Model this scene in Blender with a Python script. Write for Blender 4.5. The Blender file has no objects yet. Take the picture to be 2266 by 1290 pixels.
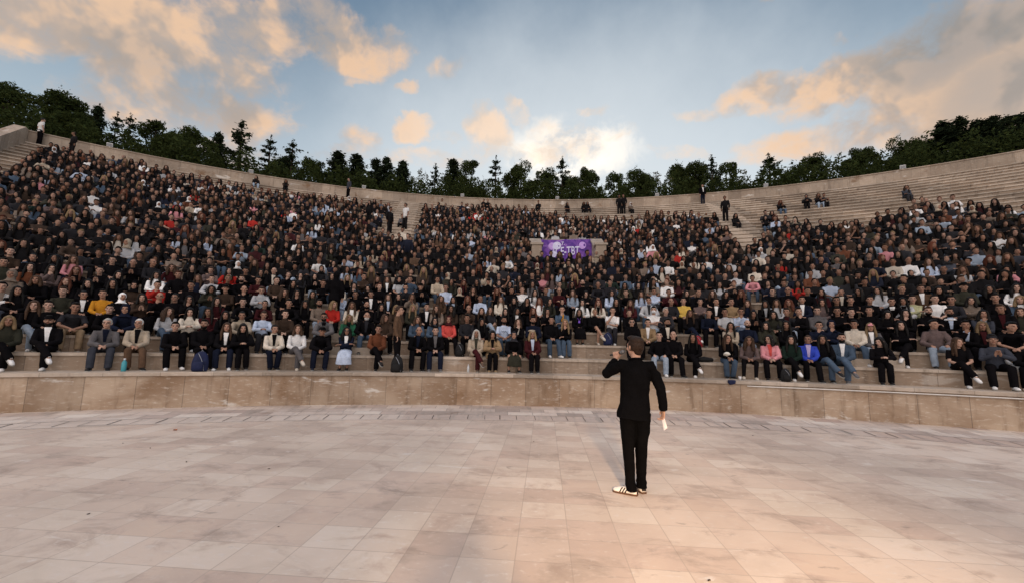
import bpy, bmesh, math, random
import numpy as np
from mathutils import Vector, Matrix, Quaternion, noise
random.seed(7); rng = np.random.default_rng(7)
scene = bpy.context.scene
COL = scene.collection
PI = math.pi
R_ = math.radians

# ---------------------------------------------------------------- camera
cam_data = bpy.data.cameras.new("camera")
cam = bpy.data.objects.new("camera", cam_data); COL.objects.link(cam)
cam_data.sensor_width = 36.0; cam_data.sensor_fit = 'HORIZONTAL'
cam_data.lens = 900.0 / 2266.0 * 36.0
cam_data.clip_start = 0.05; cam_data.clip_end = 3000
_r = Vector((0.99664877, 0.07920325, 0.02044669)); _u = Vector((-0.01062856, -0.12245347, 0.99241734)); _f = Vector((-0.08110645, 0.98930885, 0.12120129))
M3 = Matrix((_r, _u, -_f)).transposed()
cam.matrix_world = Matrix.Translation((0, 0, 1.71)) @ M3.to_4x4()
scene.camera = cam

# ---------------------------------------------------------------- world: evening sky with broken cloud
SUN_AZ, SUN_EL = R_(3.0), R_(7.0)          # azimuth from +Y towards +X
def nd(nt, t, **kw):
    n = nt.nodes.new(t)
    for k, v in kw.items(): setattr(n, k, v)
    return n
world = bpy.data.worlds.new("World"); scene.world = world; world.use_nodes = True
wn = world.node_tree; wn.nodes.clear()
def L(a, b, nt=None): (nt or wn).links.new(a, b)
def math_n(nt, op, a, b=None, c=None, clamp=False):
    n = nd(nt, 'ShaderNodeMath', operation=op, use_clamp=clamp)
    for i, v in enumerate((a, b, c)):
        if v is None: continue
        if isinstance(v, (int, float)): n.inputs[i].default_value = v
        else: nt.links.new(v, n.inputs[i])
    return n.outputs[0]
def vmath(nt, op, a, b=None, s=None):
    n = nd(nt, 'ShaderNodeVectorMath', operation=op)
    for i, v in enumerate((a, b)):
        if v is None: continue
        if isinstance(v, (tuple, list, Vector)): n.inputs[i].default_value = tuple(v)
        else: nt.links.new(v, n.inputs[i])
    if s is not None:
        if isinstance(s, (int, float)): n.inputs['Scale'].default_value = s
        else: nt.links.new(s, n.inputs['Scale'])
    return n.outputs['Value'] if op in ('DOT_PRODUCT', 'LENGTH', 'DISTANCE') else n.outputs['Vector']
def mapr(nt, v, a, b, c=0.0, d=1.0, smooth=True):
    n = nd(nt, 'ShaderNodeMapRange', interpolation_type='SMOOTHSTEP' if smooth else 'LINEAR')
    nt.links.new(v, n.inputs[0])
    for i, x in zip((1, 2, 3, 4), (a, b, c, d)): n.inputs[i].default_value = x
    return n.outputs[0]
def mixc(nt, f, a, b, blend='MIX'):
    n = nd(nt, 'ShaderNodeMix', data_type='RGBA', blend_type=blend)
    for sock, v in ((n.inputs[0], f), (n.inputs[6], a), (n.inputs[7], b)):
        if isinstance(v, (int, float)): sock.default_value = v
        elif isinstance(v, (tuple, list)): sock.default_value = tuple(v) if len(v) == 4 else (*v, 1)
        else: nt.links.new(v, sock)
    return n.outputs[2]
def noise_n(nt, vec, scale, detail=4, rough=.55, dist=0.0, dim='3D'):
    n = nd(nt, 'ShaderNodeTexNoise', noise_dimensions=dim)
    nt.links.new(vec, n.inputs['Vector'])
    n.inputs['Scale'].default_value = scale; n.inputs['Detail'].default_value = detail
    n.inputs['Roughness'].default_value = rough; n.inputs['Distortion'].default_value = dist
    return n.outputs[0]

SKY_STRENGTH = 0.15
sky = nd(wn, 'ShaderNodeTexSky', sky_type='NISHITA'); sky.sun_disc = False
sky.sun_elevation = SUN_EL; sky.sun_rotation = SUN_AZ
sky.altitude = 900; sky.air_density = 1.0; sky.dust_density = 1.2; sky.ozone_density = 2.0
tc = nd(wn, 'ShaderNodeTexCoord')
D0 = vmath(wn, 'NORMALIZE', tc.outputs['Generated'])
sep = nd(wn, 'ShaderNodeSeparateXYZ'); L(D0, sep.inputs[0])
DZ = sep.outputs[2]
# cloud layer coordinates: direction stretched so that clouds flatten towards the horizon
zz = math_n(wn, 'ADD', math_n(wn, 'MAXIMUM', DZ, 0.0), 0.28)
inv = math_n(wn, 'DIVIDE', 1.0, zz)
PL = vmath(wn, 'SCALE', D0, s=inv)
n1 = noise_n(wn, PL, 2.2, 7, .60, .3)
n2 = noise_n(wn, D0, 9.0, 6, .62, .2)
sund = Vector((math.sin(SUN_AZ) * math.cos(SUN_EL), math.cos(SUN_AZ) * math.cos(SUN_EL), math.sin(SUN_EL)))
wob = vmath(wn, 'SCALE', vmath(wn, 'SUBTRACT', nd(wn, 'ShaderNodeTexNoise').outputs[1], (.5, .5, .5)), s=.17)
_wn = [n for n in wn.nodes if n.type == 'TEX_NOISE'][-1]
L(D0, _wn.inputs['Vector']); _wn.inputs['Scale'].default_value = 4.5; _wn.inputs['Detail'].default_value = 5; _wn.inputs['Roughness'].default_value = .6
DW = vmath(wn, 'ADD', D0, wob)
def blob(az, el, ra, rb, rot):
    az, el, rot = R_(az), R_(el), R_(rot); ra = R_(ra); rb = R_(rb)
    c = Vector((math.sin(az) * math.cos(el), math.cos(az) * math.cos(el), math.sin(el)))
    u = Vector((math.cos(az), -math.sin(az), 0)); v = c.cross(u) * -1
    if v.z < 0: v = -v
    u2 = u * math.cos(rot) + v * math.sin(rot); v2 = -u * math.sin(rot) + v * math.cos(rot)
    a = vmath(wn, 'DOT_PRODUCT', DW, u2 / math.sin(ra)); b = vmath(wn, 'DOT_PRODUCT', DW, v2 / math.sin(rb))
    r2 = math_n(wn, 'MULTIPLY_ADD', b, b, math_n(wn, 'MULTIPLY', a, a))
    front = vmath(wn, 'DOT_PRODUCT', DW, c)
    r2 = math_n(wn, 'ADD', r2, math_n(wn, 'MULTIPLY', math_n(wn, 'LESS_THAN', front, 0.0), 50.0))
    return mapr(wn, r2, 0.0, 1.6, 1.0, 0.0)
CLOUDS = [
    ('c', -55.9, 27.7, 9.4, 3.3, 28.0, 0.95),
    ('c', -49.3, 29.8, 11.4, 4.3, 12.0, 0.85),
    ('c', -40.2, 34.7, 8.3, 2.8, 11.0, 0.8),
    ('c', -48.7, 25.2, 5.2, 3.1, -0.0, 0.7),
    ('c', -43.2, 25.4, 9.2, 3.4, 10.0, 0.8),
    ('c', -49.5, 22.5, 7.2, 2.9, 11.0, 0.62),
    ('c', -33.1, 36.5, 5.9, 3.4, -10.0, 0.85),
    ('c', -28.4, 34.7, 5.4, 3.4, 0.0, 0.9),
    ('c', -27.6, 33.0, 3.8, 1.9, 2.0, 0.8),
    ('c', -37.2, 25.8, 4.1, 1.3, 20.0, 0.4),
    ('c', -20.2, 31.6, 1.7, 1.0, 18.0, 0.8),
    ('c', -18.9, 27.4, 2.7, 1.9, 17.0, 0.9),
    ('c', -26.4, 25.1, 3.7, 2.1, 15.0, 0.62),
    ('c', -26.8, 23.3, 6.4, 1.6, 13.0, 0.5),
    ('c', -8.8, 28.6, 3.2, 2.6, -32.0, 0.9),
    ('c', -14.0, 27.2, 2.1, 1.1, 5.0, 0.5),
    ('c', -4.8, 31.2, 2.6, 1.6, -19.0, 0.5),
    ('c', 6.6, 30.5, 1.9, 0.8, -14.0, 0.6),
    ('c', 15.3, 25.2, 2.2, 1.0, -7.0, 0.4),
    ('c', -18.3, 23.7, 9.2, 1.7, 6.0, 0.55),
    ('c', 2.7, 27.3, 6.4, 3.3, -7.0, 0.55),
    ('c', 29.9, 28.3, 6.4, 2.2, -7.0, 0.95),
    ('c', 35.6, 27.9, 6.4, 3.0, 12.0, 0.95),
    ('c', 43.2, 27.4, 7.4, 5.7, 22.0, 1.0),
    ('c', 46.9, 22.6, 7.0, 7.1, -3.0, 1.0),
    ('c', 40.7, 22.1, 8.6, 3.0, -10.0, 0.8),
    ('c', 32.2, 22.4, 8.2, 2.1, -4.0, 0.75),
    ('c', 45.3, 19.7, 8.0, 2.8, -19.0, 0.95),
    ('c', 30.2, 36.9, 2.0, 1.1, -8.0, 0.8),
    ('c', 35.0, 31.8, 1.1, 0.9, 11.0, 0.55),
    ('c', 37.9, 31.7, 1.1, 0.9, 9.0, 0.5),
    ('c', 41.2, 32.9, 1.5, 0.9, -4.0, 0.6),
    ('c', -56.1, 21.8, 3.3, 1.1, 15.0, 0.45),
    ('c', -40.6, 21.2, 6.8, 1.9, 10.0, 0.4),
    ('c', -14.4, 34.8, 3.3, 1.5, 25.0, 0.33),
    ('c', -35.5, 28.9, 2.8, 1.2, -5.0, 0.36),
    ('c', -5.3, 26.2, 7.2, 2.0, 6.0, 0.5),
    ('c', 11.1, 27.3, 3.3, 1.2, -6.0, 0.36),
    ('c', 21.7, 28.4, 2.9, 1.2, -1.0, 0.4),
    ('c', 18.2, 24.3, 4.7, 1.0, -8.0, 0.42),
    ('c', -52.9, 17.4, 6.1, 1.7, 19.0, 0.4),
    ('c', 47.0, 28.7, 7.2, 4.5, -12.0, 1.0),
    ('c', 41.8, 27.1, 4.8, 4.7, 18.0, 0.8),
    ('c', -36.4, 36.8, 6.5, 2.4, 17.0, 0.85),
    ('c', -24.8, 35.2, 4.1, 2.8, 1.0, 0.85),
    ('c', -27.5, 31.3, 2.5, 1.0, 12.0, 0.5),
    ('c', 26.6, 21.4, 5.1, 1.3, -7.0, 0.55),
    ('c', -31.7, 21.6, 6.0, 1.3, 11.0, 0.45),
    ('g', 45.5, 28.6, 7.5, 4.0, 4.0, 1.0),
    ('g', 47.8, 23.0, 6.0, 4.8, -4.0, 0.75),
    ('g', -46.6, 26.7, 7.4, 2.5, -1.0, 0.45),
    ('g', 43.9, 21.4, 6.0, 2.4, -20.0, 0.3),
    ('g', -33.6, 35.5, 2.7, 1.7, -4.0, 0.35),
    ('g', -49.7, 24.1, 4.1, 2.1, 2.0, 0.3),
    ('b', 2.7, 25.9, 8.8, 4.0, -2.0, 1.0),
    ('b', -2.0, 26.3, 4.8, 2.3, -0.0, 0.8),
]
M = None; G = None; B = None
for kind, az, el, ra, rb, rot, w in CLOUDS:
    m = math_n(wn, 'MULTIPLY', blob(az, el, ra, rb, rot), w)
    if kind == 'c': M = m if M is None else math_n(wn, 'MAXIMUM', M, m)
    elif kind == 'g': G = m if G is None else math_n(wn, 'MAXIMUM', G, m)
    else: B = m if B is None else math_n(wn, 'MAXIMUM', B, m)
# the unseen sky behind and above: scattered lit cloud added to warm the light
back = mapr(wn, vmath(wn, 'DOT_PRODUCT', D0, (0.0, 0.80, -0.60)), -0.55, 0.05, 0.62, 0.0)
M = math_n(wn, 'MAXIMUM', M, back)
nz = math_n(wn, 'ADD', math_n(wn, 'MULTIPLY', math_n(wn, 'SUBTRACT', n1, .5), 1.3), math_n(wn, 'MULTIPLY', math_n(wn, 'SUBTRACT', n2, .5), 1.35))
dens = math_n(wn, 'ADD', M, math_n(wn, 'MULTIPLY', nz, math_n(wn, 'MINIMUM', math_n(wn, 'MULTIPLY', M, 3.0), 1.0)))
n3 = noise_n(wn, vmath(wn, 'MULTIPLY', DW, (1.0, 1.0, 1.7)), 14.0, 7, .68, .8)
dens = math_n(wn, 'ADD', dens, math_n(wn, 'MULTIPLY', math_n(wn, 'SUBTRACT', n3, .5), math_n(wn, 'MINIMUM', math_n(wn, 'MULTIPLY', M, 2.4), .8)))
cov = mapr(wn, dens, 0.16, 0.98)
# shading: puffs towards the sun are lit, thick undersides go tan grey
PLs = vmath(wn, 'ADD', D0, tuple(sund * 0.035 + Vector((0, 0, .02))))
n2s = noise_n(wn, PLs, 9.0, 4, .55, .2)
n2c = noise_n(wn, D0, 9.0, 4, .55, .2)
lit = mapr(wn, math_n(wn, 'SUBTRACT', n2c, n2s), -0.085, 0.10)
lowz = mapr(wn, DZ, 0.08, 0.5)
c_lit = mixc(wn, lowz, (0.98, 0.63, 0.385), (0.90, 0.60, 0.385))
c_mid = mixc(wn, lowz, (0.72, 0.49, 0.37), (0.52, 0.42, 0.35))
ccol = mixc(wn, lit, c_mid, c_lit)
ccol = mixc(wn, math_n(wn, 'MULTIPLY', G, 1.0, clamp=True), ccol, mixc(wn, lit, (0.33, 0.295, 0.265), (0.45, 0.375, 0.325)))
ccol = mixc(wn, mapr(wn, dens, .75, 1.5, 0.0, .45), ccol, (0.46, 0.40, 0.36))
glow = blob(2.0, 23.0, 24, 13, 0)
ccol = mixc(wn, math_n(wn, 'MULTIPLY', glow, .55), ccol, (1.10, 0.92, 0.76))
# evening blue: the physical sky, toned by the thin high haze
skyc = vmath(wn, 'SCALE', sky.outputs[0], s=SKY_STRENGTH)
grad = mapr(wn, DZ, 0.12, 0.72)
veil = mixc(wn, grad, (0.60, 0.70, 0.76), (0.15, 0.235, 0.335))
skyb = mixc(wn, 0.86, skyc, veil)
glow2 = blob(3.0, 16.0, 38, 26, 0)
skyb = mixc(wn, math_n(wn, 'MULTIPLY', glow2, .75), skyb, (0.80, 0.85, 0.88))
hot = math_n(wn, 'MULTIPLY', B, 1.0)
skyb = mixc(wn, math_n(wn, 'MULTIPLY', hot, mapr(wn, n2, .38, .56)), skyb, (1.35, 1.22, 1.05))
tot = mixc(wn, math_n(wn, 'MULTIPLY', cov, 0.93), skyb, ccol)
# unseen sky behind and above the camera, brightened to front-light floor and audience
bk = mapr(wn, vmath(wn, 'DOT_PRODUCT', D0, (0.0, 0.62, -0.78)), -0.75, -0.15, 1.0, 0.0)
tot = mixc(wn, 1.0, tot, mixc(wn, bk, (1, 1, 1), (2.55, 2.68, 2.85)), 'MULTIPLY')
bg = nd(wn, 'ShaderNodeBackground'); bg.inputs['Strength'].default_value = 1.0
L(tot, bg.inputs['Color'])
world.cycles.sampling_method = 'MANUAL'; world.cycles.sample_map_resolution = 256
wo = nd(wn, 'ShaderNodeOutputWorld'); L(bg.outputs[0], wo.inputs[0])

# sun behind thin cloud over the trees
sl = bpy.data.lights.new("sun", 'SUN'); sl.energy = 0.6; sl.angle = R_(12); sl.color = (1.0, .80, .58)
so = bpy.data.objects.new("sun", sl); COL.objects.link(so)
so.rotation_euler = (-sund).to_track_quat('-Z', 'Y').to_euler(); so.location = (0, 60, 40)

vs = scene.view_settings
vs.view_transform = 'Standard'; vs.look = 'None'; vs.gamma = 1.0; vs.use_curve_mapping = False
vs.exposure = 0.0
scene.cycles.max_bounces = 5; scene.cycles.diffuse_bounces = 3


# ---------------------------------------------------------------- helpers
def tag(o, label=None, cat=None, group=None, kind=None):
    if label: o['label'] = label
    if cat: o['category'] = cat
    if group: o['group'] = group
    if kind: o['kind'] = kind
    return o
def link(name, me, parent=None):
    o = bpy.data.objects.new(name, me); COL.objects.link(o)
    if parent is not None: o.parent = parent
    return o
def empty(name, loc=(0, 0, 0), rz=0.0):
    o = bpy.data.objects.new(name, None); COL.objects.link(o); o.empty_display_size = .2
    o.location = loc; o.rotation_euler = (0, 0, rz); return o
class MB:
    """collects quads and tris into one mesh"""
    def __init__(s): s.v = []; s.f = []; s.m = []; s.uv = {}
    def add(s, V, F, mi=0, UV=None):
        b = len(s.v); s.v += [tuple(p) for p in V]
        for i, f in enumerate(F):
            if UV is not None: s.uv[len(s.f)] = UV[i]
            s.f.append(tuple(b + j for j in f)); s.m.append(mi)
    def box(s, x0, x1, y0, y1, z0, z1, mi=0, M=None):
        V = [Vector(p) for p in ((x0, y0, z0), (x1, y0, z0), (x1, y1, z0), (x0, y1, z0), (x0, y0, z1), (x1, y0, z1), (x1, y1, z1), (x0, y1, z1))]
        if M is not None: V = [M @ p for p in V]
        s.add(V, [(0, 3, 2, 1), (4, 5, 6, 7), (0, 1, 5, 4), (1, 2, 6, 5), (2, 3, 7, 6), (3, 0, 4, 7)], mi)
    def tube(s, pts, rad, seg=8, ref=(1, 0, 0), mi=0):
        V, F = tube(pts, rad, seg, ref); s.add(V, F, mi)
    def ball(s, c, r, nu=10, nv=7, mi=0, fn=None):
        V, F = ball(c, r, nu, nv, fn); s.add(V, F, mi)
    def mesh(s, name, mats=(), smooth=False):
        me = bpy.data.meshes.new(name); me.from_pydata(s.v, [], s.f); me.update()
        for m in mats: me.materials.append(m)
        if len(mats) > 1: me.polygons.foreach_set('material_index', s.m)
        if s.uv:
            uvl = me.uv_layers.new(name='UVMap')
            for p in me.polygons:
                if p.index in s.uv:
                    for li, t in zip(p.loop_indices, s.uv[p.index]): uvl.data[li].uv = t
        if smooth: me.polygons.foreach_set('use_smooth', [True] * len(me.polygons))
        return me
    def build(s, name, mats=(), parent=None, smooth=False):
        if not isinstance(mats, (list, tuple)): mats = (mats,)
        return link(name, s.mesh(name, mats, smooth), parent)
def tube(pts, rad, seg=8, ref=(1, 0, 0)):
    pts = [Vector(p) for p in pts]; n = len(pts); V = []; F = []
    for i, p in enumerate(pts):
        t = (pts[min(i + 1, n - 1)] - pts[max(i - 1, 0)]).normalized()
        rf = Vector(ref)
        if abs(t.dot(rf)) > .93: rf = Vector((0, 1, 0)) if abs(t.y) < .9 else Vector((0, 0, 1))
        a = (rf - t * t.dot(rf)).normalized(); b = t.cross(a)
        r = rad[i] if isinstance(rad, (list, tuple)) else rad
        ra, rb = r if isinstance(r, (list, tuple)) else (r, r)
        for k in range(seg):
            an = 2 * PI * k / seg; V.append(p + a * (ra * math.cos(an)) + b * (rb * math.sin(an)))
    for i in range(n - 1):
        for k in range(seg):
            k2 = (k + 1) % seg; F.append((i * seg + k, i * seg + k2, (i + 1) * seg + k2, (i + 1) * seg + k))
    F.append(tuple(reversed(range(seg)))); F.append(tuple((n - 1) * seg + k for k in range(seg)))
    return V, F
def ball(c, r, nu=10, nv=7, fn=None):
    c = Vector(c); r = Vector(r) if isinstance(r, (tuple, list, Vector)) else Vector((r, r, r)); V = []; F = []
    for j in range(nv + 1):
        ph = -PI / 2 + PI * j / nv
        for i in range(nu):
            th = 2 * PI * i / nu; d = Vector((math.cos(ph) * math.cos(th), math.cos(ph) * math.sin(th), math.sin(ph)))
            k = fn(d) if fn else 1.0
            V.append(c + Vector((d.x * r.x, d.y * r.y, d.z * r.z)) * k)
    for j in range(nv):
        for i in range(nu):
            i2 = (i + 1) % nu; F.append((j * nu + i, j * nu + i2, (j + 1) * nu + i2, (j + 1) * nu + i))
    return V, F

# ---------------------------------------------------------------- materials
def mat(name, base=None, rough=.8, spec=.3):
    m = bpy.data.materials.new(name); m.use_nodes = True; nt = m.node_tree
    b = nt.nodes['Principled BSDF']; b.inputs['Roughness'].default_value = rough; b.inputs['Specular IOR Level'].default_value = spec
    if base: b.inputs['Base Color'].default_value = (*base, 1)
    return m, nt, b
def bump(nt, b, h, dist=.01, strength=.5):
    n = nd(nt, 'ShaderNodeBump'); n.inputs['Distance'].default_value = dist; n.inputs['Strength'].default_value = strength
    nt.links.new(h, n.inputs['Height']); nt.links.new(n.outputs[0], b.inputs['Normal'])
def brick(nt, vec, w, h, mortar, off=.5, c1=(0, 0, 0), c2=(1, 1, 1)):
    n = nd(nt, 'ShaderNodeTexBrick'); n.offset = off; n.offset_frequency = 2; n.squash = 1
    nt.links.new(vec, n.inputs['Vector']); n.inputs['Scale'].default_value = 1
    n.inputs['Brick Width'].default_value = w; n.inputs['Row Height'].default_value = h
    n.inputs['Mortar Size'].default_value = mortar; n.inputs['Mortar Smooth'].default_value = .1
    n.inputs['Color1'].default_value = (*c1, 1); n.inputs['Color2'].default_value = (*c2, 1); n.inputs['Mortar'].default_value = (.5, .5, .5, 1)
    return n.outputs['Color'], n.outputs['Fac']
def texco(nt, which='Object'): return nd(nt, 'ShaderNodeTexCoord').outputs[which]
def mapping(nt, vec, loc=(0, 0, 0), rot=(0, 0, 0), scale=(1, 1, 1)):
    n = nd(nt, 'ShaderNodeMapping'); nt.links.new(vec, n.inputs[0])
    n.inputs[1].default_value = loc; n.inputs[2].default_value = rot; n.inputs[3].default_value = scale
    return n.outputs[0]
def setc(nt, b, c): nt.links.new(c, b.inputs['Base Color'])

def stone_mat(name, tone=(.36, .29, .225), tone2=(.25, .185, .13), pale=(.55, .49, .42), w=1.05, h=10.0, mortar=.006, slots=False, stains=1.0, jd=.45, pk=.30):
    """travertine cladding: UV in metres along and up the face"""
    m, nt, b = mat(name, rough=.75)
    uv = texco(nt, 'UV')
    per, joint = brick(nt, uv, w, h, mortar, .5)
    big = noise_n(nt, mapping(nt, uv, scale=(.55, .9, 1)), 1.0, 5, .6, .4)
    fine = noise_n(nt, mapping(nt, uv, scale=(3.0, 9, 1)), 2.0, 6, .65)
    vert = noise_n(nt, mapping(nt, uv, scale=(2.6, .35, 1)), 1.6, 5, .6)
    c = mixc(nt, mapr(nt, big, .35, .68), tone, tone2)
    c = mixc(nt, mapr(nt, vert, .5, .75), c, tuple(x * .72 for x in tone2))
    c = mixc(nt, mapr(nt, fine, .52, .8), c, pale)
    c = mixc(nt, pk, c, per, 'OVERLAY')
    pt = noise_n(nt, mapping(nt, uv, loc=(7, 3, 0), scale=(.5, 1.2, 1)), 1.5, 6, .62, .5)
    c = mixc(nt, math_n(nt, 'MULTIPLY', mapr(nt, pt, .605, .675), .75 * stains), c, (.60, .56, .51))
    rs = noise_n(nt, mapping(nt, uv, loc=(2, 9, 0), scale=(.8, .9, 1)), 1.1, 5, .6, .3)
    c = mixc(nt, math_n(nt, 'MULTIPLY', mapr(nt, rs, .57, .72), .65 * stains), c, (.20, .115, .06))
    c = mixc(nt, math_n(nt, 'MULTIPLY', joint, jd), c, (.09, .07, .055))
    if slots:  # slot holes: their inside shade and stain painted into the colour, not cut
        s = nd(nt, 'ShaderNodeSeparateXYZ'); nt.links.new(uv, s.inputs[0])
        fx = math_n(nt, 'FRACT', math_n(nt, 'MULTIPLY', s.outputs[0], 1 / 1.05))
        inx = math_n(nt, 'COMPARE', fx, .5, .05); iny = math_n(nt, 'COMPARE', s.outputs[1], .25, .016)
        c = mixc(nt, math_n(nt, 'MULTIPLY', inx, iny), c, (.03, .022, .018))
    setc(nt, b, c); bump(nt, b, math_n(nt, 'SUBTRACT', fine, joint), .012, .45)
    return m
MAT_WALL = stone_mat('wall_travertine', tone=(.45, .35, .26), tone2=(.27, .18, .115), pale=(.62, .55, .47), jd=.55, mortar=.007, w=.92, stains=1.3, pk=.14)
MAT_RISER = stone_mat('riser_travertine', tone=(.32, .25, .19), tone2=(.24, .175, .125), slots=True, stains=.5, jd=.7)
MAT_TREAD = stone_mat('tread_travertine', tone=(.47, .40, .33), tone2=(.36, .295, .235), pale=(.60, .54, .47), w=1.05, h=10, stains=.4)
MAT_UPPER = stone_mat('parapet_travertine', tone=(.40, .325, .255), tone2=(.30, .235, .18), pale=(.56, .50, .43), w=.95, h=10, stains=1.3, jd=.3, pk=.22)

def floor_mat():
    m, nt, b = mat('stage_paving', rough=.62, spec=.35)
    ob = texco(nt, 'Object')
    v = mapping(nt, ob, loc=(.215, -3.43, 0))
    per, joint = brick(nt, v, .443, .40, .0045, 0.0)
    per2, _ = brick(nt, mapping(nt, v, loc=(.443 * 40, .40 * 60, 0)), .443, .40, .0, 0.0, (.2, .2, .2), (.9, .9, .9))
    big = noise_n(nt, mapping(nt, ob, scale=(.35, .45, 1)), 1.0, 5, .6, .5)
    med = noise_n(nt, mapping(nt, ob, scale=(1.6, 2.4, 1)), 1.0, 6, .65, .6)
    fine = noise_n(nt, mapping(nt, ob, scale=(9, 16, 1)), 1.0, 6, .7, .3)
    c = mixc(nt, mapr(nt, big, .35, .65), (.68, .565, .475), (.53, .435, .365))
    c = mixc(nt, mapr(nt, med, .48, .72), c, (.43, .34, .285))
    c = mixc(nt, mapr(nt, fine, .52, .78), c, (.68, .61, .55))
    c = mixc(nt, .13, c, per, 'OVERLAY'); c = mixc(nt, .10, c, per2, 'SOFT_LIGHT')
    worn = noise_n(nt, mapping(nt, ob, loc=(4, 8, 0), scale=(1.3, 3.2, 1)), 1.0, 5, .65, .7)
    c = mixc(nt, math_n(nt, 'MULTIPLY', mapr(nt, worn, .64, .70), .6), c, (.74, .69, .64))
    st = noise_n(nt, mapping(nt, ob, loc=(9, 1, 0), scale=(2.2, 4.5, 1)), 1.4, 4, .6, .9)
    c = mixc(nt, math_n(nt, 'MULTIPLY', mapr(nt, st, .64, .74), .5), c, (.235, .19, .165))
    c = mixc(nt, math_n(nt, 'MULTIPLY', joint, .34), c, (.22, .175, .15))
    setc(nt, b, c); bump(nt, b, math_n(nt, 'SUBTRACT', fine, math_n(nt, 'MULTIPLY', joint, 2.0)), .006, .35)
    nt.links.new(mapr(nt, med, .3, .7, .5, .75), b.inputs['Roughness'])
    return m
MAT_FLOOR = floor_mat()
MAT_BORDER = stone_mat('border_paving', tone=(.60, .515, .455), tone2=(.49, .415, .365), pale=(.74, .68, .63), w=.62, h=.42, mortar=.007, stains=.75, jd=.5)
MAT_RING = stone_mat('ring_paving', tone=(.65, .56, .49), tone2=(.55, .47, .41), pale=(.72, .65, .59), w=10, h=10, mortar=0, stains=.3)
def plain(name, c, rough=.6, spec=.3, nz=.0, sc=6.0, metal=0.0):
    m, nt, b = mat(name, c, rough, spec); b.inputs['Metallic'].default_value = metal
    if nz:
        n = noise_n(nt, texco(nt), sc, 5, .6)
        setc(nt, b, mixc(nt, mapr(nt, n, .3, .7), tuple(x * (1 - nz) for x in c), tuple(min(1, x * (1 + nz)) for x in c)))
    return m
MAT_SLOT = plain('joint_dirt', (.085, .072, .065), .9, .1)
MAT_STEEL = plain('pale_metal', (.62, .60, .57), .45, .5, .1)
MAT_SOIL = plain('soil', (.06, .055, .035), .95, .1, .4, .7)
MAT_GROUND = plain('earth', (.10, .09, .06), .95, .1, .4, .15)

# ---------------------------------------------------------------- the amphitheatre
CX, CY, R0, H0, R1, Z1, H1, NROW = 1.7985, -15.554, 26.7648, 0.8322, 50.5076, 13.4488, 0.8765, 31
TT = (R1 - R0) / NROW; RR = (Z1 - H0) / NROW
def RK(k): return R0 + TT * k
def ZK(k): return H0 + RR * k
def pol(a, R, z): return Vector((CX + R * math.sin(a), CY + R * math.cos(a), z))
A0, A1 = R_(-42.7), R_(44.0)
def sweep(prof, a0, a1, seg, mis=None, closed=False, caps=False):
    """sweep an (R, z) profile round the theatre's centre; UV in metres"""
    mb = MB(); n = len(prof); V = []; F = []; UV = []; MI = []
    ln = [0.0]
    for i in range(1, n): ln.append(ln[-1] + math.dist(prof[i], prof[i - 1]))
    for s in range(seg + 1):
        a = a0 + (a1 - a0) * s / seg
        for (R, z) in prof: V.append(pol(a, R, z))
    m = n if closed else n - 1
    for s in range(seg):
        for i in range(m):
            j = (i + 1) % n
            F.append((s * n + i, (s + 1) * n + i, (s + 1) * n + j, s * n + j))
            Rm = max(prof[i][0], prof[j][0]); u0 = Rm * (a0 + (a1 - a0) * s / seg); u1 = Rm * (a0 + (a1 - a0) * (s + 1) / seg)
            w0 = ln[i]; w1 = ln[j] if j else ln[i] + math.dist(prof[i], prof[0])
            if abs(prof[i][0] - prof[j][0]) < 1e-4: w0, w1 = prof[i][1], prof[j][1]
            UV.append(((u0, w0), (u1, w0), (u1, w1), (u0, w1))); MI.append(mis[i] if mis else 0)
    for f, uv, mi in zip(F, UV, MI): mb.uv[len(mb.f)] = uv; mb.f.append(f); mb.m.append(mi)
    mb.v = [tuple(p) for p in V]
    if caps:
        for s in (0, seg):
            mb.uv[len(mb.f)] = [(p[0], p[1]) for p in prof]; mb.f.append(tuple(s * n + i for i in range(n))); mb.m.append(0)
    return mb

# ground to the horizon, stage floor, borders
g = MB(); RG = 900
ring = [(RG * math.cos(2 * PI * k / 64), RG * math.sin(2 * PI * k / 64), -0.06) for k in range(64)]
g.add(ring, [tuple(range(64))]); tag(g.build('ground', MAT_GROUND), kind='structure')
fl = MB(); RB = R0 - 1.95
pts = [tuple(pol(2 * PI * k / 160, RB, 0.0)) for k in range(160)]
fl.add(pts, [tuple(reversed(range(160)))]); tag(fl.build('floor', MAT_FLOOR), kind='structure')
def flat(mb):
    for i in range(len(mb.f)): pass
    return mb
rg = sweep([(RB - .02, .004), (RB + .62, .004)], A0, A1, 200); tag(rg.build('paving_ring', MAT_RING), kind='structure')
bd = sweep([(RB + .60, .008), (R0 + .1, .008)], A0, A1, 200); tag(bd.build('paving_border', MAT_BORDER), kind='structure')
# the gaps between the ring's paving stones: narrow sunken joints
jt = MB(); da = .375 / RB; n = int((A1 - A0) / da); rj = random.Random(3)
for k in range(n):
    a = A0 + (k + rj.uniform(-.07, .07)) * da; w = rj.choice((.010, .014, .018, .024)) / RB
    r0, r1 = RB + .05, RB + rj.choice((.50, .54, .56))
    w *= .8
    jt.add([pol(a - w / 2, r0, .010), pol(a + w / 2, r0, .010), pol(a + w / 2, r1, .010), pol(a - w / 2, r1, .010)], [(0, 3, 2, 1)])
    if rj.random() < .16:
        a2 = a + da * rj.choice((1, 1, 2)); r = rj.choice((r0, r1))
        jt.add([pol(a, r - .008, .0115), pol(a2, r - .008, .0115), pol(a2, r + .008, .0115), pol(a, r + .008, .0115)], [(0, 3, 2, 1)])
jt.build('paving_gaps', MAT_SLOT); tag(bpy.data.objects['paving_gaps'], kind='structure')

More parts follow.
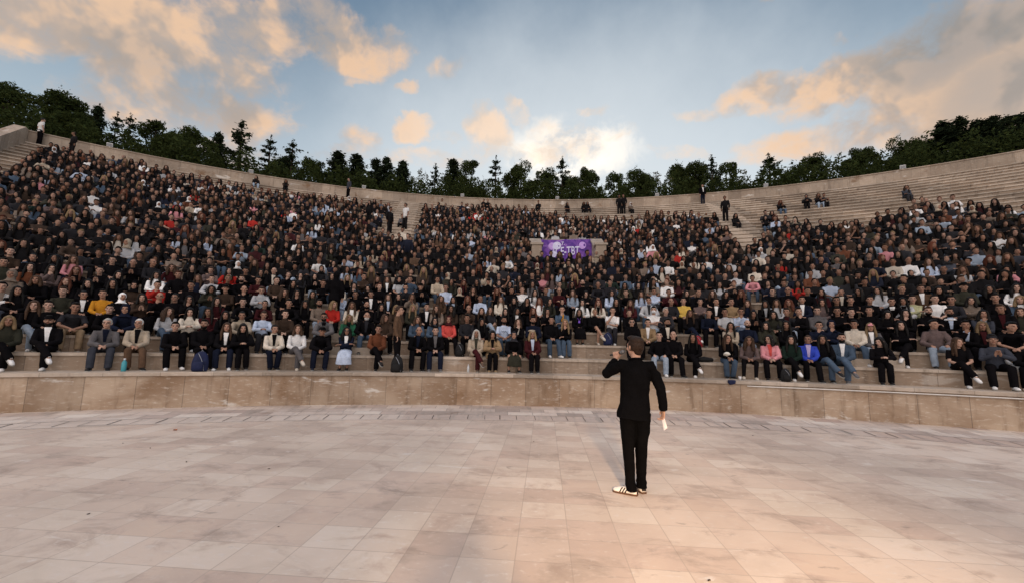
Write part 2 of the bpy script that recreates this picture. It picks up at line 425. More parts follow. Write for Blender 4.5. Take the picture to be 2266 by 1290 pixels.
# wall round the stage
sw = empty('stage_wall', pol(0, R0, 0)); tag(sw, 'low curved travertine wall with stained panels between stage paving and first seats', 'wall')
def part(mb, name, mats, parent, smooth=False):
    o = mb.build(name, mats, parent, smooth); o.matrix_parent_inverse = Matrix.Translation(-parent.location); return o
part(sweep([(R0 + .05, -.05), (R0 + .05, H0 - .085)], A0, A1, 220), 'wall_face', MAT_WALL, sw)
part(sweep([(R0 + .06, H0 - .09), (R0, H0 - .09), (R0 - .006, H0 - .08), (R0 - .006, H0 - .008), (R0, H0), (RK(1) + .045, H0)], A0, A1, 220, [1, 1, 0, 0, 0]), 'coping', (MAT_TREAD, MAT_RISER), sw)
EA0, EA1 = -0.0623, 0.0280
E0, E1 = 12, 16
# seating, cut through by the mid-tier entrance
st = empty('seating_terrace', pol(0, RK(10), ZK(10))); tag(st, 'curved stone seating terraces rising in steps to the upper wall', 'seating')
for k in range(1, NROW + 1):
    prof = [(RK(k) + .04, ZK(k - 1) - .02), (RK(k) + .04, ZK(k) - .07), (RK(k), ZK(k) - .07), (RK(k), ZK(k)), (RK(k + 1) + .045 if k < NROW else R1 + .40, ZK(k))]
    for b0, b1, ns in (((A0, A1, 150),) if not E0 < k < E1 else ((A0, EA0, 90), (EA1, A1, 60))):
        part(sweep(prof, b0, b1, ns, [1, 1, 0, 0]), 'seat_row', (MAT_TREAD, MAT_RISER), st)
# upper wall
uw = empty('upper_wall', pol(0, R1, Z1)); tag(uw, 'long curved travertine parapet behind the top row of seats', 'wall')
part(sweep([(R1 + .36, Z1 - .1), (R1 + .36, Z1 + H1 - .07)], A0, A1, 200), 'wall_face', MAT_UPPER, uw)
part(sweep([(R1 + .36, Z1 + H1 - .075), (R1 + .31, Z1 + H1 - .07), (R1 + .31, Z1 + H1), (R1 + .80, Z1 + H1), (R1 + .80, Z1 - .4)], A0, A1, 200), 'coping', MAT_UPPER, uw)
# end wall of the seating, sloping down with the rows
ew = MB(); thick = .45 / R1
def endwall(name, a, sgn):
    mb = MB(); rs = [R1 + .8, R1 - .2, RK(24), RK(15), RK(6), R0]
    zs = [Z1 + H1, Z1 + H1 - .02, ZK(24) + .75, ZK(15) + .55, ZK(6) + .5, H0 + .6]
    V = []; 
    for R, z in zip(rs, zs):
        for aa, zz in ((a, z - 2.2 if R > R0 else 0), (a, z), (a - sgn * .5 / R, z), (a - sgn * .5 / R, z - 2.2 if R > R0 else 0)): V.append(pol(aa, R, zz))
    F = []; UV = []
    for i in range(len(rs) - 1):
        for j in range(4):
            j2 = (j + 1) % 4; F.append((i * 4 + j, i * 4 + j2, i * 4 + 4 + j2, i * 4 + 4 + j)); UV.append(((rs[i], j), (rs[i], j + 1), (rs[i + 1], j + 1), (rs[i + 1], j)))
    F.append((0, 1, 2, 3)); UV.append(((0, 0), (1, 0), (1, 1), (0, 1)))
    e = len(rs) * 4 - 4; F.append((e, e + 1, e + 2, e + 3)); UV.append(((0, 0), (1, 0), (1, 1), (0, 1)))
    mb.add(V, F, 0, UV); return mb.build(name, MAT_UPPER)
tag(endwall('end_wall', A0, 1), 'pale sloping end wall closing off the seating beside the standing spectator', 'wall')

# aisle stairs, two steps to a row
def aisle(adeg, k0, label):
    a = R_(adeg); e = empty('aisle_stairs', pol(a, RK(k0), ZK(k0))); tag(e, label, 'stairs')
    for k in range(k0, NROW):
        w = .80 / RK(k); r0 = RK(k + 1) - TT * .46
        part(sweep([(r0, ZK(k) - .01), (r0, ZK(k) + RR * .5), (RK(k + 1) + .039, ZK(k) + RR * .5)], a - w, a + w, 4), 'step', MAT_TREAD, e)
aisle(-15.5, 1, 'stone aisle stairs passing the person in a white shirt, bare at the top')
aisle(13.8, 1, 'stone aisle stairs left empty between the middle and sparse seating blocks')

# entrance parapets in the middle of the seats, banner strung between them
def cheek(aa, label):
    mb = MB(); hw = .26
    ax = pol(aa, 1, 0) - pol(aa, 0, 0); ax.normalize(); sd = Vector((ax.y, -ax.x, 0))
    p0, p1, p2 = pol(aa, RK(E0) + .1, 0), pol(aa, RK(E0) + .75, 0), pol(aa, RK(E1) - .2, 0)
    zb = ZK(E0) - .3; V = []
    for p, z in ((p0, ZK(E0) + 1.02), (p1, ZK(E0) + 1.04), (p2, ZK(E1 - 1) + .72)):
        for s, zz in ((-1, zb), (-1, z - .10), (1, z - .10), (1, zb)): V.append(p + sd * s * hw + Vector((0, 0, zz)))
    F = []; UV = []
    for i in range(2):
        for j in range(4):
            j2 = (j + 1) % 4; F.append((i * 4 + j, i * 4 + j2, i * 4 + 4 + j2, i * 4 + 4 + j)); UV.append(((i, j), (i, j + .8), (i + .8, j + .8), (i + .8, j)))
    F += [(0, 1, 2, 3), (8, 11, 10, 9)]; UV += [((0, 0), (0, 1), (.5, 1), (.5, 0))] * 2
    mb.add(V, F, 0, UV); o = mb.build('entrance_parapet', MAT_UPPER); tag(o, label, 'wall', 'parapets of the mid-tier entrance')
    cb = MB(); hw2 = .33; V = []
    for p, z in ((p0 - ax * .06, ZK(E0) + 1.02), (p1, ZK(E0) + 1.04), (p2, ZK(E1 - 1) + .72)):
        for s, zz in ((-1, z - .10), (-1, z), (1, z), (1, z - .10)): V.append(p + sd * s * hw2 + Vector((0, 0, zz)))
    cb.add(V, F, 0, UV); cb.build('coping', MAT_TREAD, o)
cheek(EA0, 'stone entrance parapet at the lettered left end of the purple banner'); cheek(EA1, 'stone entrance parapet with sloping cap where the purple banner ends in plain purple')
part(sweep([(RK(E0 + 1), ZK(E0) + .003), (RK(E1) - .3, ZK(E0) + .003)], EA0, EA1, 10), 'landing', MAT_TREAD, st)
o = sweep([(RK(E1) - .42, ZK(E0) - .3), (RK(E1) - .42, ZK(E1 - 1) + .62), (RK(E1) - .12, ZK(E1 - 1) + .62)], EA0, EA1, 12).build('entrance_back_wall', MAT_UPPER)
tag(o, 'short stone wall the purple banner hangs on, over the mid-tier entrance', 'wall')
# banner
def banner_mat():
    m, nt, b = mat('banner_print', rough=.7, spec=.15)
    uv = texco(nt, 'UV'); n1 = noise_n(nt, mapping(nt, uv, scale=(2.5, 2.5, 1)), 1.2, 4, .6, .8)
    c = mixc(nt, mapr(nt, n1, .40, .62), (.10, .045, .28), (.21, .09, .42))
    n2 = noise_n(nt, mapping(nt, uv, loc=(3, 1, 0), scale=(1.5, 2, 1)), 1.5, 3, .5, .5)
    c = mixc(nt, mapr(nt, n2, .58, .68), c, (.30, .16, .52)); setc(nt, b, c); return m
RBAN = RK(E1) - .52; zb0, zb1 = ZK(E0) + .12, ZK(E1 - 1) + .60
W = (EA1 - EA0) * RBAN - .5
def ban_pt(u, v, off=0.0):
    a = EA0 + (.25 + u) / RBAN + 0
    rip = .035 * math.sin(u * 7 + v * 2) + .025 * math.sin(u * 17 + 1.3 * v)
    return pol(a, RBAN - rip * (1 - .6 * v / (zb1 - zb0)) - off, zb0 + v - .04 * math.sin(u * 2.1) * (v / (zb1 - zb0)))
bm_ = MB(); nu, nv = 60, 10; V = [ban_pt(W * i / nu, (zb1 - zb0) * j / nv) for j in range(nv + 1) for i in range(nu + 1)]
V += [ban_pt(W * i / nu, (zb1 - zb0) * j / nv, -.006) for j in range(nv + 1) for i in range(nu + 1)]
F = []; UV = []
nb_ = (nu + 1) * (nv + 1)
for j in range(nv):
    for i in range(nu):
        q = (j * (nu + 1) + i, j * (nu + 1) + i + 1, (j + 1) * (nu + 1) + i + 1, (j + 1) * (nu + 1) + i)
        uvq = tuple((W * ii / nu, (zb1 - zb0) * jj / nv) for ii, jj in ((i, j), (i + 1, j), (i + 1, j + 1), (i, j + 1)))
        F.append(q); UV.append(uvq); F.append(tuple(nb_ + x for x in reversed(q))); UV.append(tuple(reversed(uvq)))
bm_.add(V, F, 0, UV); ban = bm_.build('banner', banner_mat(), None, True)
tag(ban, 'purple banner with pale printed lettering hung across the mid-tier entrance', 'banner')
MAT_PRINT = plain('banner_ink_pale', (.66, .66, .88), .7, .15, .08)
MAT_INK2 = plain('banner_ink_lilac', (.55, .36, .80), .7, .15, .1)
def on_banner(name, V2, F, off, m):
    """flat print geometry in banner metres laid on the rippled cloth"""
    mb = MB(); mb.add([ban_pt(x, y, off) for x, y in V2], F); return mb.build(name, m, ban)
def text_geo(body, size, bold=0.0):
    cu = bpy.data.curves.new('lettering', 'FONT'); cu.body = body; cu.size = size; cu.offset = bold; cu.resolution_u = 3
    o = bpy.data.objects.new('lettering', cu); COL.objects.link(o)
    me = bpy.data.meshes.new_from_object(o.evaluated_get(bpy.context.evaluated_depsgraph_get()))
    bm = bmesh.new(); bm.from_mesh(me); bmesh.ops.triangulate(bm, faces=bm.faces)
    bmesh.ops.subdivide_edges(bm, edges=[e for e in bm.edges if e.calc_length() > .12], cuts=2); bmesh.ops.triangulate(bm, faces=bm.faces)
    V = [(v.co.x, v.co.y) for v in bm.verts]; F = [tuple(v.index for v in f.verts) for f in bm.faces]
    bm.free(); bpy.data.meshes.remove(me); bpy.data.objects.remove(o); bpy.data.curves.remove(cu)
    return V, F
HB = zb1 - zb0; TX = W * .245; TY = HB * .47
V2, F2 = text_geo('İCE-TBT', HB * .40, HB * .006); wx = max(v[0] for v in V2); sx = W * .52 / wx
on_banner('lettering', [(TX + x * sx, TY + y) for x, y in V2], F2, .014, MAT_PRINT)
V2, F2 = text_geo('7.', HB * .17, HB * .003); on_banner('lettering', [(TX + W * .17 + x, TY + HB * .34 + y) for x, y in V2], F2, .014, MAT_PRINT)
def disc(cx, cy, r, n=20): return [(cx, cy)] + [(cx + r * math.cos(2 * PI * k / n), cy + r * math.sin(2 * PI * k / n)) for k in range(n)], [(0, 1 + k, 1 + (k + 1) % n) for k in range(n)]
for (fx, fy, fr, mm, of) in ((.245, .78, .13, MAT_INK2, .009), (.335, .80, .14, MAT_PRINT, .011), (.26, .50, .12, MAT_PRINT, .009), (.82, .78, .12, MAT_INK2, .009)):
    v, f = disc(W * fx, HB * fy, HB * fr); on_banner('printed_flower', v, f, of, mm)
cd = MB(); cd.tube([pol(EA0 + .01, RBAN - .02, zb1 + .02), pol((EA0 + EA1) / 2, RBAN + .0, zb1 - .005), pol(EA1 - .01, RBAN - .02, zb1 + .02)], .008, 6); cd.build('cord', MAT_STEEL, ban)

# cable conduit under the coping
cu = MB(); a_, b_ = R_(7.2), R_(24)
cu.tube([pol(a_ + (b_ - a_) * k / 40, R0 + .005, H0 - .125) for k in range(41)], .016, 6)
tag(cu.build('cable_conduit', MAT_STEEL, None, True), 'thin pale conduit running under the stage wall coping', 'conduit')
fb = MB(); fb.tube([pol(R_(6.75), R0 - .02, H0 - .12), pol(R_(7.0), R0 - .02, H0 - .11), pol(R_(7.5), R0 - .02, H0 - .12)], [(.03, .05), (.05, .06), (.03, .05)], 8)
# floodlights on the upper wall
MAT_LAMPW = plain('lamp_housing', (.75, .75, .73), .5, .4, .05); MAT_GLASS = plain('lamp_glass', (.35, .37, .40), .15, .6)
def floodlight(a, label):
    e = empty('floodlight', pol(a, R1 + .5, Z1 + H1), PI - a); tag(e, label, 'floodlight', 'floodlights along the upper wall')
    b = MB(); b.box(-.02, .02, -.02, .02, 0, .10); b.box(-.11, .11, -.015, .015, .09, .11); b.build('bracket', MAT_STEEL, e)
    h = MB(); Mx = Matrix.Translation((0, .02, .22)) @ Matrix.Rotation(R_(-25), 4, 'X')
    h.box(-.15, .15, -.07, .06, -.12, .12, 0, Mx); h.build('housing', MAT_LAMPW, e)
    g2 = MB(); g2.box(-.13, .13, .062, .066, -.10, .10, 0, Mx); g2.build('lens', MAT_GLASS, e)
for a, lb in [(-0.6736, 'small white floodlight on upper wall, over the densest crowd nearest the end wall'), (-0.5119, 'small white floodlight on upper wall, second from the end wall'), (-0.3476, 'small white floodlight on upper wall, beside the person standing against the wall'), (-0.1827, 'small white floodlight on upper wall, above the row of seated people past the bare stairs'), (-0.0157, 'small white floodlight on upper wall, above the purple banner'), (0.1532, 'small white floodlight on upper wall, between the banner and the empty stairs'), (0.3151, 'small white floodlight on upper wall, above the empty seats just past the empty stairs'), (0.4778, 'small white floodlight on upper wall, above the widest stretch of empty seats')]: floodlight(a, lb)

# the bank behind, with trees
hb = sweep([(R1 + .79, Z1 - .1), (R1 + 4, Z1 + .1), (R1 + 26, Z1 - .3), (R1 + 60, Z1 - 9), (R1 + 110, -.1)], R_(-75), R_(75), 90)
tag(hb.build('hill', MAT_SOIL, None, True), kind='structure')


# ---------------------------------------------------------------- people
CO = dict(black=(.0055, .005, .006), charcoal=(.022, .022, .026), navy=(.010, .013, .026), darkbrown=(.042, .028, .021), brown=(.09, .055, .036), rust=(.12, .045, .024),
    maroon=(.04, .010, .012), red=(.36, .026, .02), coral=(.50, .075, .065), pink=(.55, .24, .27), yellow=(.55, .38, .09), orange=(.60, .27, .03), cream=(.52, .47, .40),
    white=(.72, .72, .72), beige=(.37, .31, .24), tan=(.24, .165, .095), grey=(.11, .105, .11), lightgrey=(.38, .39, .41), olive=(.032, .032, .024), darkgreen=(.013, .024, .019),
    green=(.02, .085, .048), royal=(.03, .055, .36), lightblue=(.40, .47, .60), denim=(.06, .09, .135), lightdenim=(.27, .33, .41), khaki=(.30, .22, .14), mauve=(.12, .088, .085),
    taupe=(.17, .135, .11), lilac=(.42, .36, .58), slate=(.045, .05, .065), palegreen=(.43, .43, .26))
HC = dict(dark=(.006, .005, .0045), brown=(.045, .025, .015), blond=(.19, .13, .07), grey=(.33, .32, .30), white=(.55, .54, .52), ginger=(.085, .028, .016))
SKINS = [(.35, .20, .14), (.40, .245, .18), (.30, .17, .12), (.25, .135, .09), (.43, .275, .21)]
WORD = dict(J='jacket', S='sweater', T='T-shirt', B='blazer', C='coat', H='hoodie', W='shirt', P='puffer jacket')
CNAME = dict(darkbrown='dark brown', darkgreen='dark green', royal='royal blue', lightblue='light blue', lightdenim='pale denim', lightgrey='light grey', palegreen='pale green')

def objcol_mat(name, rough, spec, nz, sc, tint=False, bmp=0.0, bsc=60, sheen=0.0):
    m, nt, b = mat(name, rough=rough, spec=spec)
    oi = nd(nt, 'ShaderNodeObjectInfo'); c = oi.outputs['Color']
    n = noise_n(nt, texco(nt), sc, 4, .6)
    c = mixc(nt, 1.0, c, mixc(nt, mapr(nt, n, .3, .7), (1 - nz,) * 3, (1 + nz,) * 3), 'MULTIPLY')
    if tint:
        at = nd(nt, 'ShaderNodeAttribute'); at.attribute_name = 'tint'; c = mixc(nt, 1.0, c, at.outputs['Color'], 'MULTIPLY')
    setc(nt, b, c)
    if bmp: bump(nt, b, noise_n(nt, texco(nt), bsc, 3, .6), bmp, .6)
    if sheen: b.inputs['Sheen Weight'].default_value = sheen
    return m
M_SKIN = objcol_mat('skin', .55, .3, .10, 14, tint=True); M_SKIN.node_tree.nodes['Principled BSDF'].inputs['Subsurface Weight'].default_value = 0.0
M_CLOTH = objcol_mat('woven_cloth', .9, .03, .16, 9, bmp=.02, bsc=14)
M_HAIR = objcol_mat('hair_strands', .5, .15, .30, 40, bmp=.01, bsc=70)
M_SHOE = objcol_mat('shoe_leather', .55, .3, .10, 20)
M_LENS = plain('dark_lens', (.01, .01, .012), .15, .6)

WORK = bpy.data.scenes.new('workshop')      # shapes are evaluated here, apart from the finished scene
def baked(o):
    vl = WORK.view_layers[0]; vl.update(); dg = vl.depsgraph
    return bpy.data.meshes.new_from_object(o.evaluated_get(dg))
def bench(me):
    o = bpy.data.objects.new('shape', me); WORK.collection.objects.link(o); return o
def remesh(mb, name, voxel, ratio, mats, smooth=2, wrinkle=0.0, seed=0):
    me = mb.mesh(name + '_src'); o = bench(me)
    md = o.modifiers.new('r', 'REMESH'); md.mode = 'VOXEL'; md.voxel_size = voxel
    if smooth: s = o.modifiers.new('s', 'SMOOTH'); s.factor = .5; s.iterations = smooth
    if ratio < 1: d = o.modifiers.new('d', 'DECIMATE'); d.ratio = ratio
    out = baked(o)
    bpy.data.objects.remove(o); bpy.data.meshes.remove(me); out.name = name
    for m in mats: out.materials.append(m)
    if wrinkle:
        nv_ = len(out.vertices); co = np.empty(nv_ * 3); no = np.empty(nv_ * 3); out.vertices.foreach_get('co', co); out.vertices.foreach_get('normal', no)
        co = co.reshape(-1, 3); no = no.reshape(-1, 3); am = np.empty(nv_)
        for i_, c_ in enumerate(co):
            p = Vector(c_) * 9 + Vector((seed, 0, 0)); am[i_] = noise.noise(p) + .6 * noise.noise(Vector((p.x * 2.2, p.y * 2.2, p.z * 3.4)))
        out.vertices.foreach_set('co', (co + no * (am * wrinkle)[:, None]).ravel())
    out.polygons.foreach_set('use_smooth', [True] * len(out.polygons)); out.update()
    return out
def decimated(me, faces):
    o = bench(me); d = o.modifiers.new('d', 'DECIMATE'); d.ratio = min(1.0, faces / max(1, len(me.polygons)))
    out = baked(o); bpy.data.objects.remove(o)
    return out
def ik(s, w, l1, l2, pole):
    s, w, pole = Vector(s), Vector(w), Vector(pole); d = w - s; L_ = min(d.length, (l1 + l2) * .995); d.normalize()
    w = s + d * L_; x = (l1 * l1 - l2 * l2 + L_ * L_) / (2 * L_); h = math.sqrt(max(0, l1 * l1 - x * x))
    p = (pole - d * pole.dot(d)).normalized(); return s + d * x + p * h, w

class Pose: pass
def seated(arms='cl', legs='apart', lean=.03, yaw=0, pitch=0):
    P = Pose(); P.stand = False
    n = Vector((0, -.205 + lean, .575 - lean * .42))
    P.spine = [Vector((0, -.20, .085)), Vector((0, -.215 + lean * .2, .25)), Vector((0, -.215 + lean * .62, .42 - lean * .15)), n]
    P.neck = n; hc = n + Vector((0, .05 + lean * .12, .165)); P.hc = hc
    P.Mh = Matrix.Translation(hc) @ Matrix.Rotation(R_(yaw), 4, 'Z') @ Matrix.Rotation(R_(pitch), 4, 'X')
    P.sh = [n + Vector((s * .172, -.005, -.068)) for s in (-1, 1)]
    T_ = {'cl': [(-.045, .10 + lean, .165), (.045, .11 + lean, .175)], 'kn': [(-.14, .13, .175), (.14, .13, .175)], 'le': [(-.035, .31, .13), (.035, .31, .14)],
          'ac': [(.13, .035 + lean, .33), (-.12, .05 + lean, .36)], 'cp': [(-.04, .12 + lean, .36), (.04, .12 + lean, .36)], 'ch': [(.08, .03 + lean, .26), (.03, .045 + lean, .545 - lean * .42)],
          'ph': [(-.05, .16 + lean, .29), (.05, .16 + lean, .29)], 'hp': [(-.04, .15 + lean, .47), (.05, .18 + lean, .55)]}[arms]
    PO = {'ac': (1, -.3, -.7), 'ch': (.5, .1, -1), 'le': (1, .1, -.4), 'hp': (.6, -.1, -1)}.get(arms, (1, -.7, -.4))
    P.arms = []
    for i, s in enumerate((-1, 1)):
        e, w = ik(P.sh[i], T_[i], .285, .25, (s * PO[0], PO[1], PO[2])); P.arms.append((P.sh[i], e, w))
    hd = {'cl': ((.7, .7, -.15), (-.7, .65, -.1)), 'kn': ((.1, 1, -.25), (-.1, 1, -.25)), 'le': ((.6, .8, -.1), (-.6, .8, -.1)), 'ac': ((1, .2, .1), (-1, .1, .0)), 'cp': ((.25, .3, .9), (-.25, .3, .9)),
          'ch': ((.9, .3, 0), (-.2, -.05, 1)), 'ph': ((.5, .8, .3), (-.5, .8, .3)), 'hp': ((.4, .3, .9), (-.3, .2, .95))}[arms]
    P.hd = [Vector(h).normalized() for h in hd]
    fz = -RR + .075
    if legs == 'apart': K = [((-.155, .235, .075), (-.15, .205, fz), (-.1, 1, 0)), ((.155, .235, .075), (.15, .215, fz), (.1, 1, 0))]
    elif legs == 'near': K = [((-.085, .24, .08), (-.09, .17, fz), (0, 1, 0)), ((.085, .24, .08), (.10, .22, fz), (.1, 1, 0))]
    elif legs == 'tuck': K = [((-.11, .235, .065), (-.08, .09, fz), (-.2, 1, 0)), ((.12, .235, .065), (.07, .10, fz), (.25, 1, 0))]
    elif legs == 'uneven': K = [((-.17, .225, .07), (-.20, .30, fz), (-.35, 1, 0)), ((.10, .24, .08), (.08, .12, fz), (.05, 1, 0))]
    elif legs == 'cross': K = [((-.06, .245, .085), (-.05, .19, fz), (.0, 1, 0)), ((.03, .265, .20), (-.15, .42, -.10), (-.35, .75, -.45))]
    else: K = [((-.03, .265, .20), (.15, .42, -.10), (.35, .75, -.45)), ((.06, .245, .085), (.05, .19, fz), (.0, 1, 0))]
    P.hips = [Vector((-.088, -.19, .085)), Vector((.088, -.19, .085))]
    P.legs = [(P.hips[i], Vector(k[0]), Vector(k[1]), Vector(k[2]).normalized()) for i, k in enumerate(K)]
    P.key = (arms, legs, round(lean, 2), yaw, pitch)
    return P
POSES = {'cl': dict(arms='cl'), 'kn': dict(arms='kn'), 'le': dict(arms='le', lean=.20, pitch=-4), 'lc': dict(arms='cl', legs='cross', lean=.02), 'ac': dict(arms='ac', legs='near', lean=.01),
         'lx': dict(arms='ac', legs='cross2', lean=.0), 'cp': dict(arms='cp', lean=.05), 'ch': dict(arms='ch', legs='near', lean=.08), 'ph': dict(arms='ph', legs='near', lean=.06, pitch=-16), 'hp': dict(arms='hp', legs='near')}
PHRASE = dict(cl='hands clasped', kn='hands on thighs', le='leaning on knees', lc='legs crossed', ac='arms folded', lx='arms and legs crossed', cp='clapping', ch='hand at chin', ph='looking at hands', hp='holding up phone')
_pose = {}
def get_pose(code):
    if code not in _pose:
        d = dict(POSES[code[:2]]); suf = code[2:]
        if '<' in suf: d['yaw'] = -38
        if '>' in suf: d['yaw'] = 38
        if '^' in suf: d['pitch'] = 10
        if '1' in suf: d['legs'] = 'near'
        if '2' in suf: d.update(lean=.12, yaw=-10)
        if '3' in suf: d.update(legs='tuck', lean=.06, yaw=16)
        if '4' in suf: d.update(legs='uneven', lean=.0, yaw=-16)
        if '5' in suf: d.update(legs='cross2', lean=.04, yaw=8)
        _pose[code] = seated(**d)
    return _pose[code]

def hand(mb, w, d, side, roll=0.0, curl=.5, s=1.0):
    """palm, four unequal fingers bent at the knuckles, thumb off the side of the palm"""
    d = d.normalized(); up = Vector((0, 0, 1)); a = d.cross(up)
    if a.length < .3: a = Vector((1, 0, 0)) - d * d.x
    a.normalize(); a = Quaternion(d, roll) @ a; nrm = a.cross(d) * 1.0
    mb.tube([w - d * .03, w + d * .01, w + d * .05, w + d * .088], [(.024 * s, .020 * s), (.031 * s, .018 * s), (.040 * s, .015 * s), (.038 * s, .012 * s)], 8, ref=a)
    for i, (off, ln) in enumerate(((-.030, .066), (-.010, .076), (.010, .071), (.029, .055))):
        p = w + d * .082 + a * off * s; q = [p]; dd = d.copy(); ax = a
        for j, f in enumerate((.45, .32, .25)):
            dd = Quaternion(ax, -curl * (.75 + .2 * j)) @ dd; p = p + dd * ln * f * s * 1.15; q.append(p)
        mb.tube(q, [.0095 * s, .009 * s, .0082 * s, .007 * s], 6)
    t0 = w + d * .022 - a * side * .030 * s
    td = (d * .75 - a * side * .6 - nrm * .25 * math.copysign(1, 1)).normalized()
    mb.tube([t0, t0 + td * .035, t0 + td * .035 + (d * .95 - a * side * .1).normalized() * .032], [.0125 * s, .0105 * s, .008 * s], 6)
def head_parts(mb, M):
    def B(c, r, **k): V, F = ball(c, r, 14, 10); mb.add([M @ v for v in V], F)
    def Tb(p, r, seg=8): mb_pts = [M @ Vector(q) for q in p]; mb.tube(mb_pts, r, seg)
    B((0, -.012, .028), (.076, .096, .094)); B((0, .022, -.03), (.064, .072, .088)); B((0, .045, -.085), (.036, .040, .032)); B((0, .06, .02), (.056, .034, .05))
    Tb([(0, .094, .022), (0, .108, -.008), (0, .112, -.018)], [.010, .013, .015]); Tb([(0, .09, -.022), (0, .104, -.022)], [.018, .014])
    Tb([(-.022, .088, -.056), (0, .098, -.055), (.022, .088, -.056)], [.008, .010, .008])
    for s in (-1, 1):
        Tb([(s * .074, -.012, -.03), (s * .083, -.016, -.0), (s * .082, -.02, .022)], [.010, .014, .010]); Tb([(s * .012, .092, .032), (s * .034, .086, .036), (s * .055, .068, .03)], [.008, .010, .007]); B((s * .036, .07, -.02), (.026, .022, .024))
def body_mesh(P, name, fat=1.0, voxel=.0065, ratio=.22, hands=True, curl=.55, roll=(0, 0), handfn=None):
    mb = MB()
    head_parts(mb, P.Mh)
    up = P.Mh @ Vector((0, -.02, -.06))
    mb.tube([P.neck + Vector((0, 0, -.05)), P.neck + Vector((0, .0, .01)), up], [.062, .054, .056], 10)
    sp = P.spine; mb.tube([sp[0], sp[1], sp[2], sp[3] - Vector((0, 0, .02))], [(.145, .10), (.118, .085), (.14, .095), (.09, .06)], 12)
    for i in (0, 1):
        s, e, w = P.arms[i]; sd = -1 if i == 0 else 1
        mb.tube([sp[3] + Vector((0, 0, -.04)), s, s + (e - s) * .5, e, e + (w - e) * .4, w], [.05, .052, .044, .038, .037, .025], 8)
        if hands:
            if handfn: handfn(mb, i, w)
            else: hand(mb, w, P.hd[i], sd, roll[i], curl)
        h, k, a, t = P.legs[i]
        mb.tube([h, h + (k - h) * .5, k, k + (a - k) * .35, a], [.075, .066, .050, .050, .034], 8)
        mb.tube([a, a + t * .05 - Vector((0, 0, .03)), a + t * .15 - Vector((0, 0, .045))], [.032, .03, .022], 6)
    me = remesh(mb, name, voxel, ratio, (M_SKIN,), 1)
    tint(me, P.Mh)
    return me
def tint(me, Mh):
    at = me.color_attributes.new('tint', 'FLOAT_COLOR', 'POINT'); inv = Mh.inverted(); col = []
    for v in me.vertices:
        q = inv @ v.co; c = (1, 1, 1)
        if q.y > .045 and abs(q.x) < .075 and -.12 < q.z < .1:
            ex = min(abs(q.x - .033), abs(q.x + .033))
            if ex < .015 and abs(q.z - .010) < .0085: c = (.13, .12, .13)
            elif ex < .021 and abs(q.z - .034) < .006: c = (.25, .2, .18)
            elif abs(q.x) < .024 and abs(q.z + .056) < .0075: c = (.72, .42, .40)
            elif abs(q.x) < .02 and q.y > .1 and q.z > -.04: c = (1.06, .97, .94)
        col += [c[0], c[1], c[2], 1]
    at.data.foreach_set('color', col)

def top_mesh(P, kind, name, voxel=.011, ratio=.30, wr=.006):
    """kind: slim, bulk, coat, short"""
    mb = MB(); th = {'slim': .012, 'bulk': .023, 'coat': .027, 'short': .012}[kind]; sp = P.spine
    low = sp[0] - (sp[1] - sp[0]).normalized() * (.03 if not P.stand else .10)
    if P.stand:
        mb.tube([low, sp[0], sp[1], sp[2], sp[3] - Vector((0, 0, .035)), sp[3] + Vector((0, 0, .012))], [(.165 + th, .115 + th), (.160 + th, .112 + th), (.140 + th, .100 + th), (.165 + th, .110 + th), (.145 + th * .8, .075 + th * .7), (.058 + th * .6, .056 + th * .6)], 16)
    else:
        mb.tube([low, sp[0], sp[1], sp[2], sp[3] - Vector((0, 0, .035)), sp[3] + Vector((0, 0, .012))], [(.165 + th, .12 + th), (.160 + th, .115 + th), (.138 + th, .102 + th), (.160 + th, .108 + th), (.118 + th * .7, .072 + th * .7), (.058 + th * .6, .056 + th * .6)], 16)
    if kind in ('bulk', 'coat'): mb.tube([sp[3] - Vector((0, 0, .01)), sp[3] + Vector((0, .004, .045))], [(.075, .07), (.085, .08)], 12)
    for i in (0, 1):
        s, e, w = P.arms[i]; d = (w - e).normalized()
        if kind == 'short':
            mb.tube([sp[3] + Vector((0, 0, -.045)), s, s + (e - s) * .55, s + (e - s) * .78], [.062, .068, .066, .064], 10)
        else:
            mb.ball(e, .049 + th, 10, 7)
            mb.tube([sp[3] + Vector((0, 0, -.030)), s, s + (e - s) * .5, e, e + (w - e) * .5, w - d * .005], [.050 + th * .4, .052 + th * .9, .050 + th, .046 + th, .042 + th * .9, .034 + th * .75], 10)
    if kind == 'coat' and not P.stand:
        for i in (0, 1):
            h, k, a, t = P.legs[i]; sg = -1 if i == 0 else 1
            mb.tube([h + Vector((sg * .02, -.02, .0)), h + (k - h) * .55 + Vector((sg * .035, 0, -.01)), h + (k - h) * .88 + Vector((sg * .05, 0, -.03))], [(.10, .10), (.085, .085), (.06, .09)], 10)
    return remesh(mb, name, voxel, ratio, (M_CLOTH,), 2, wr, len(name))
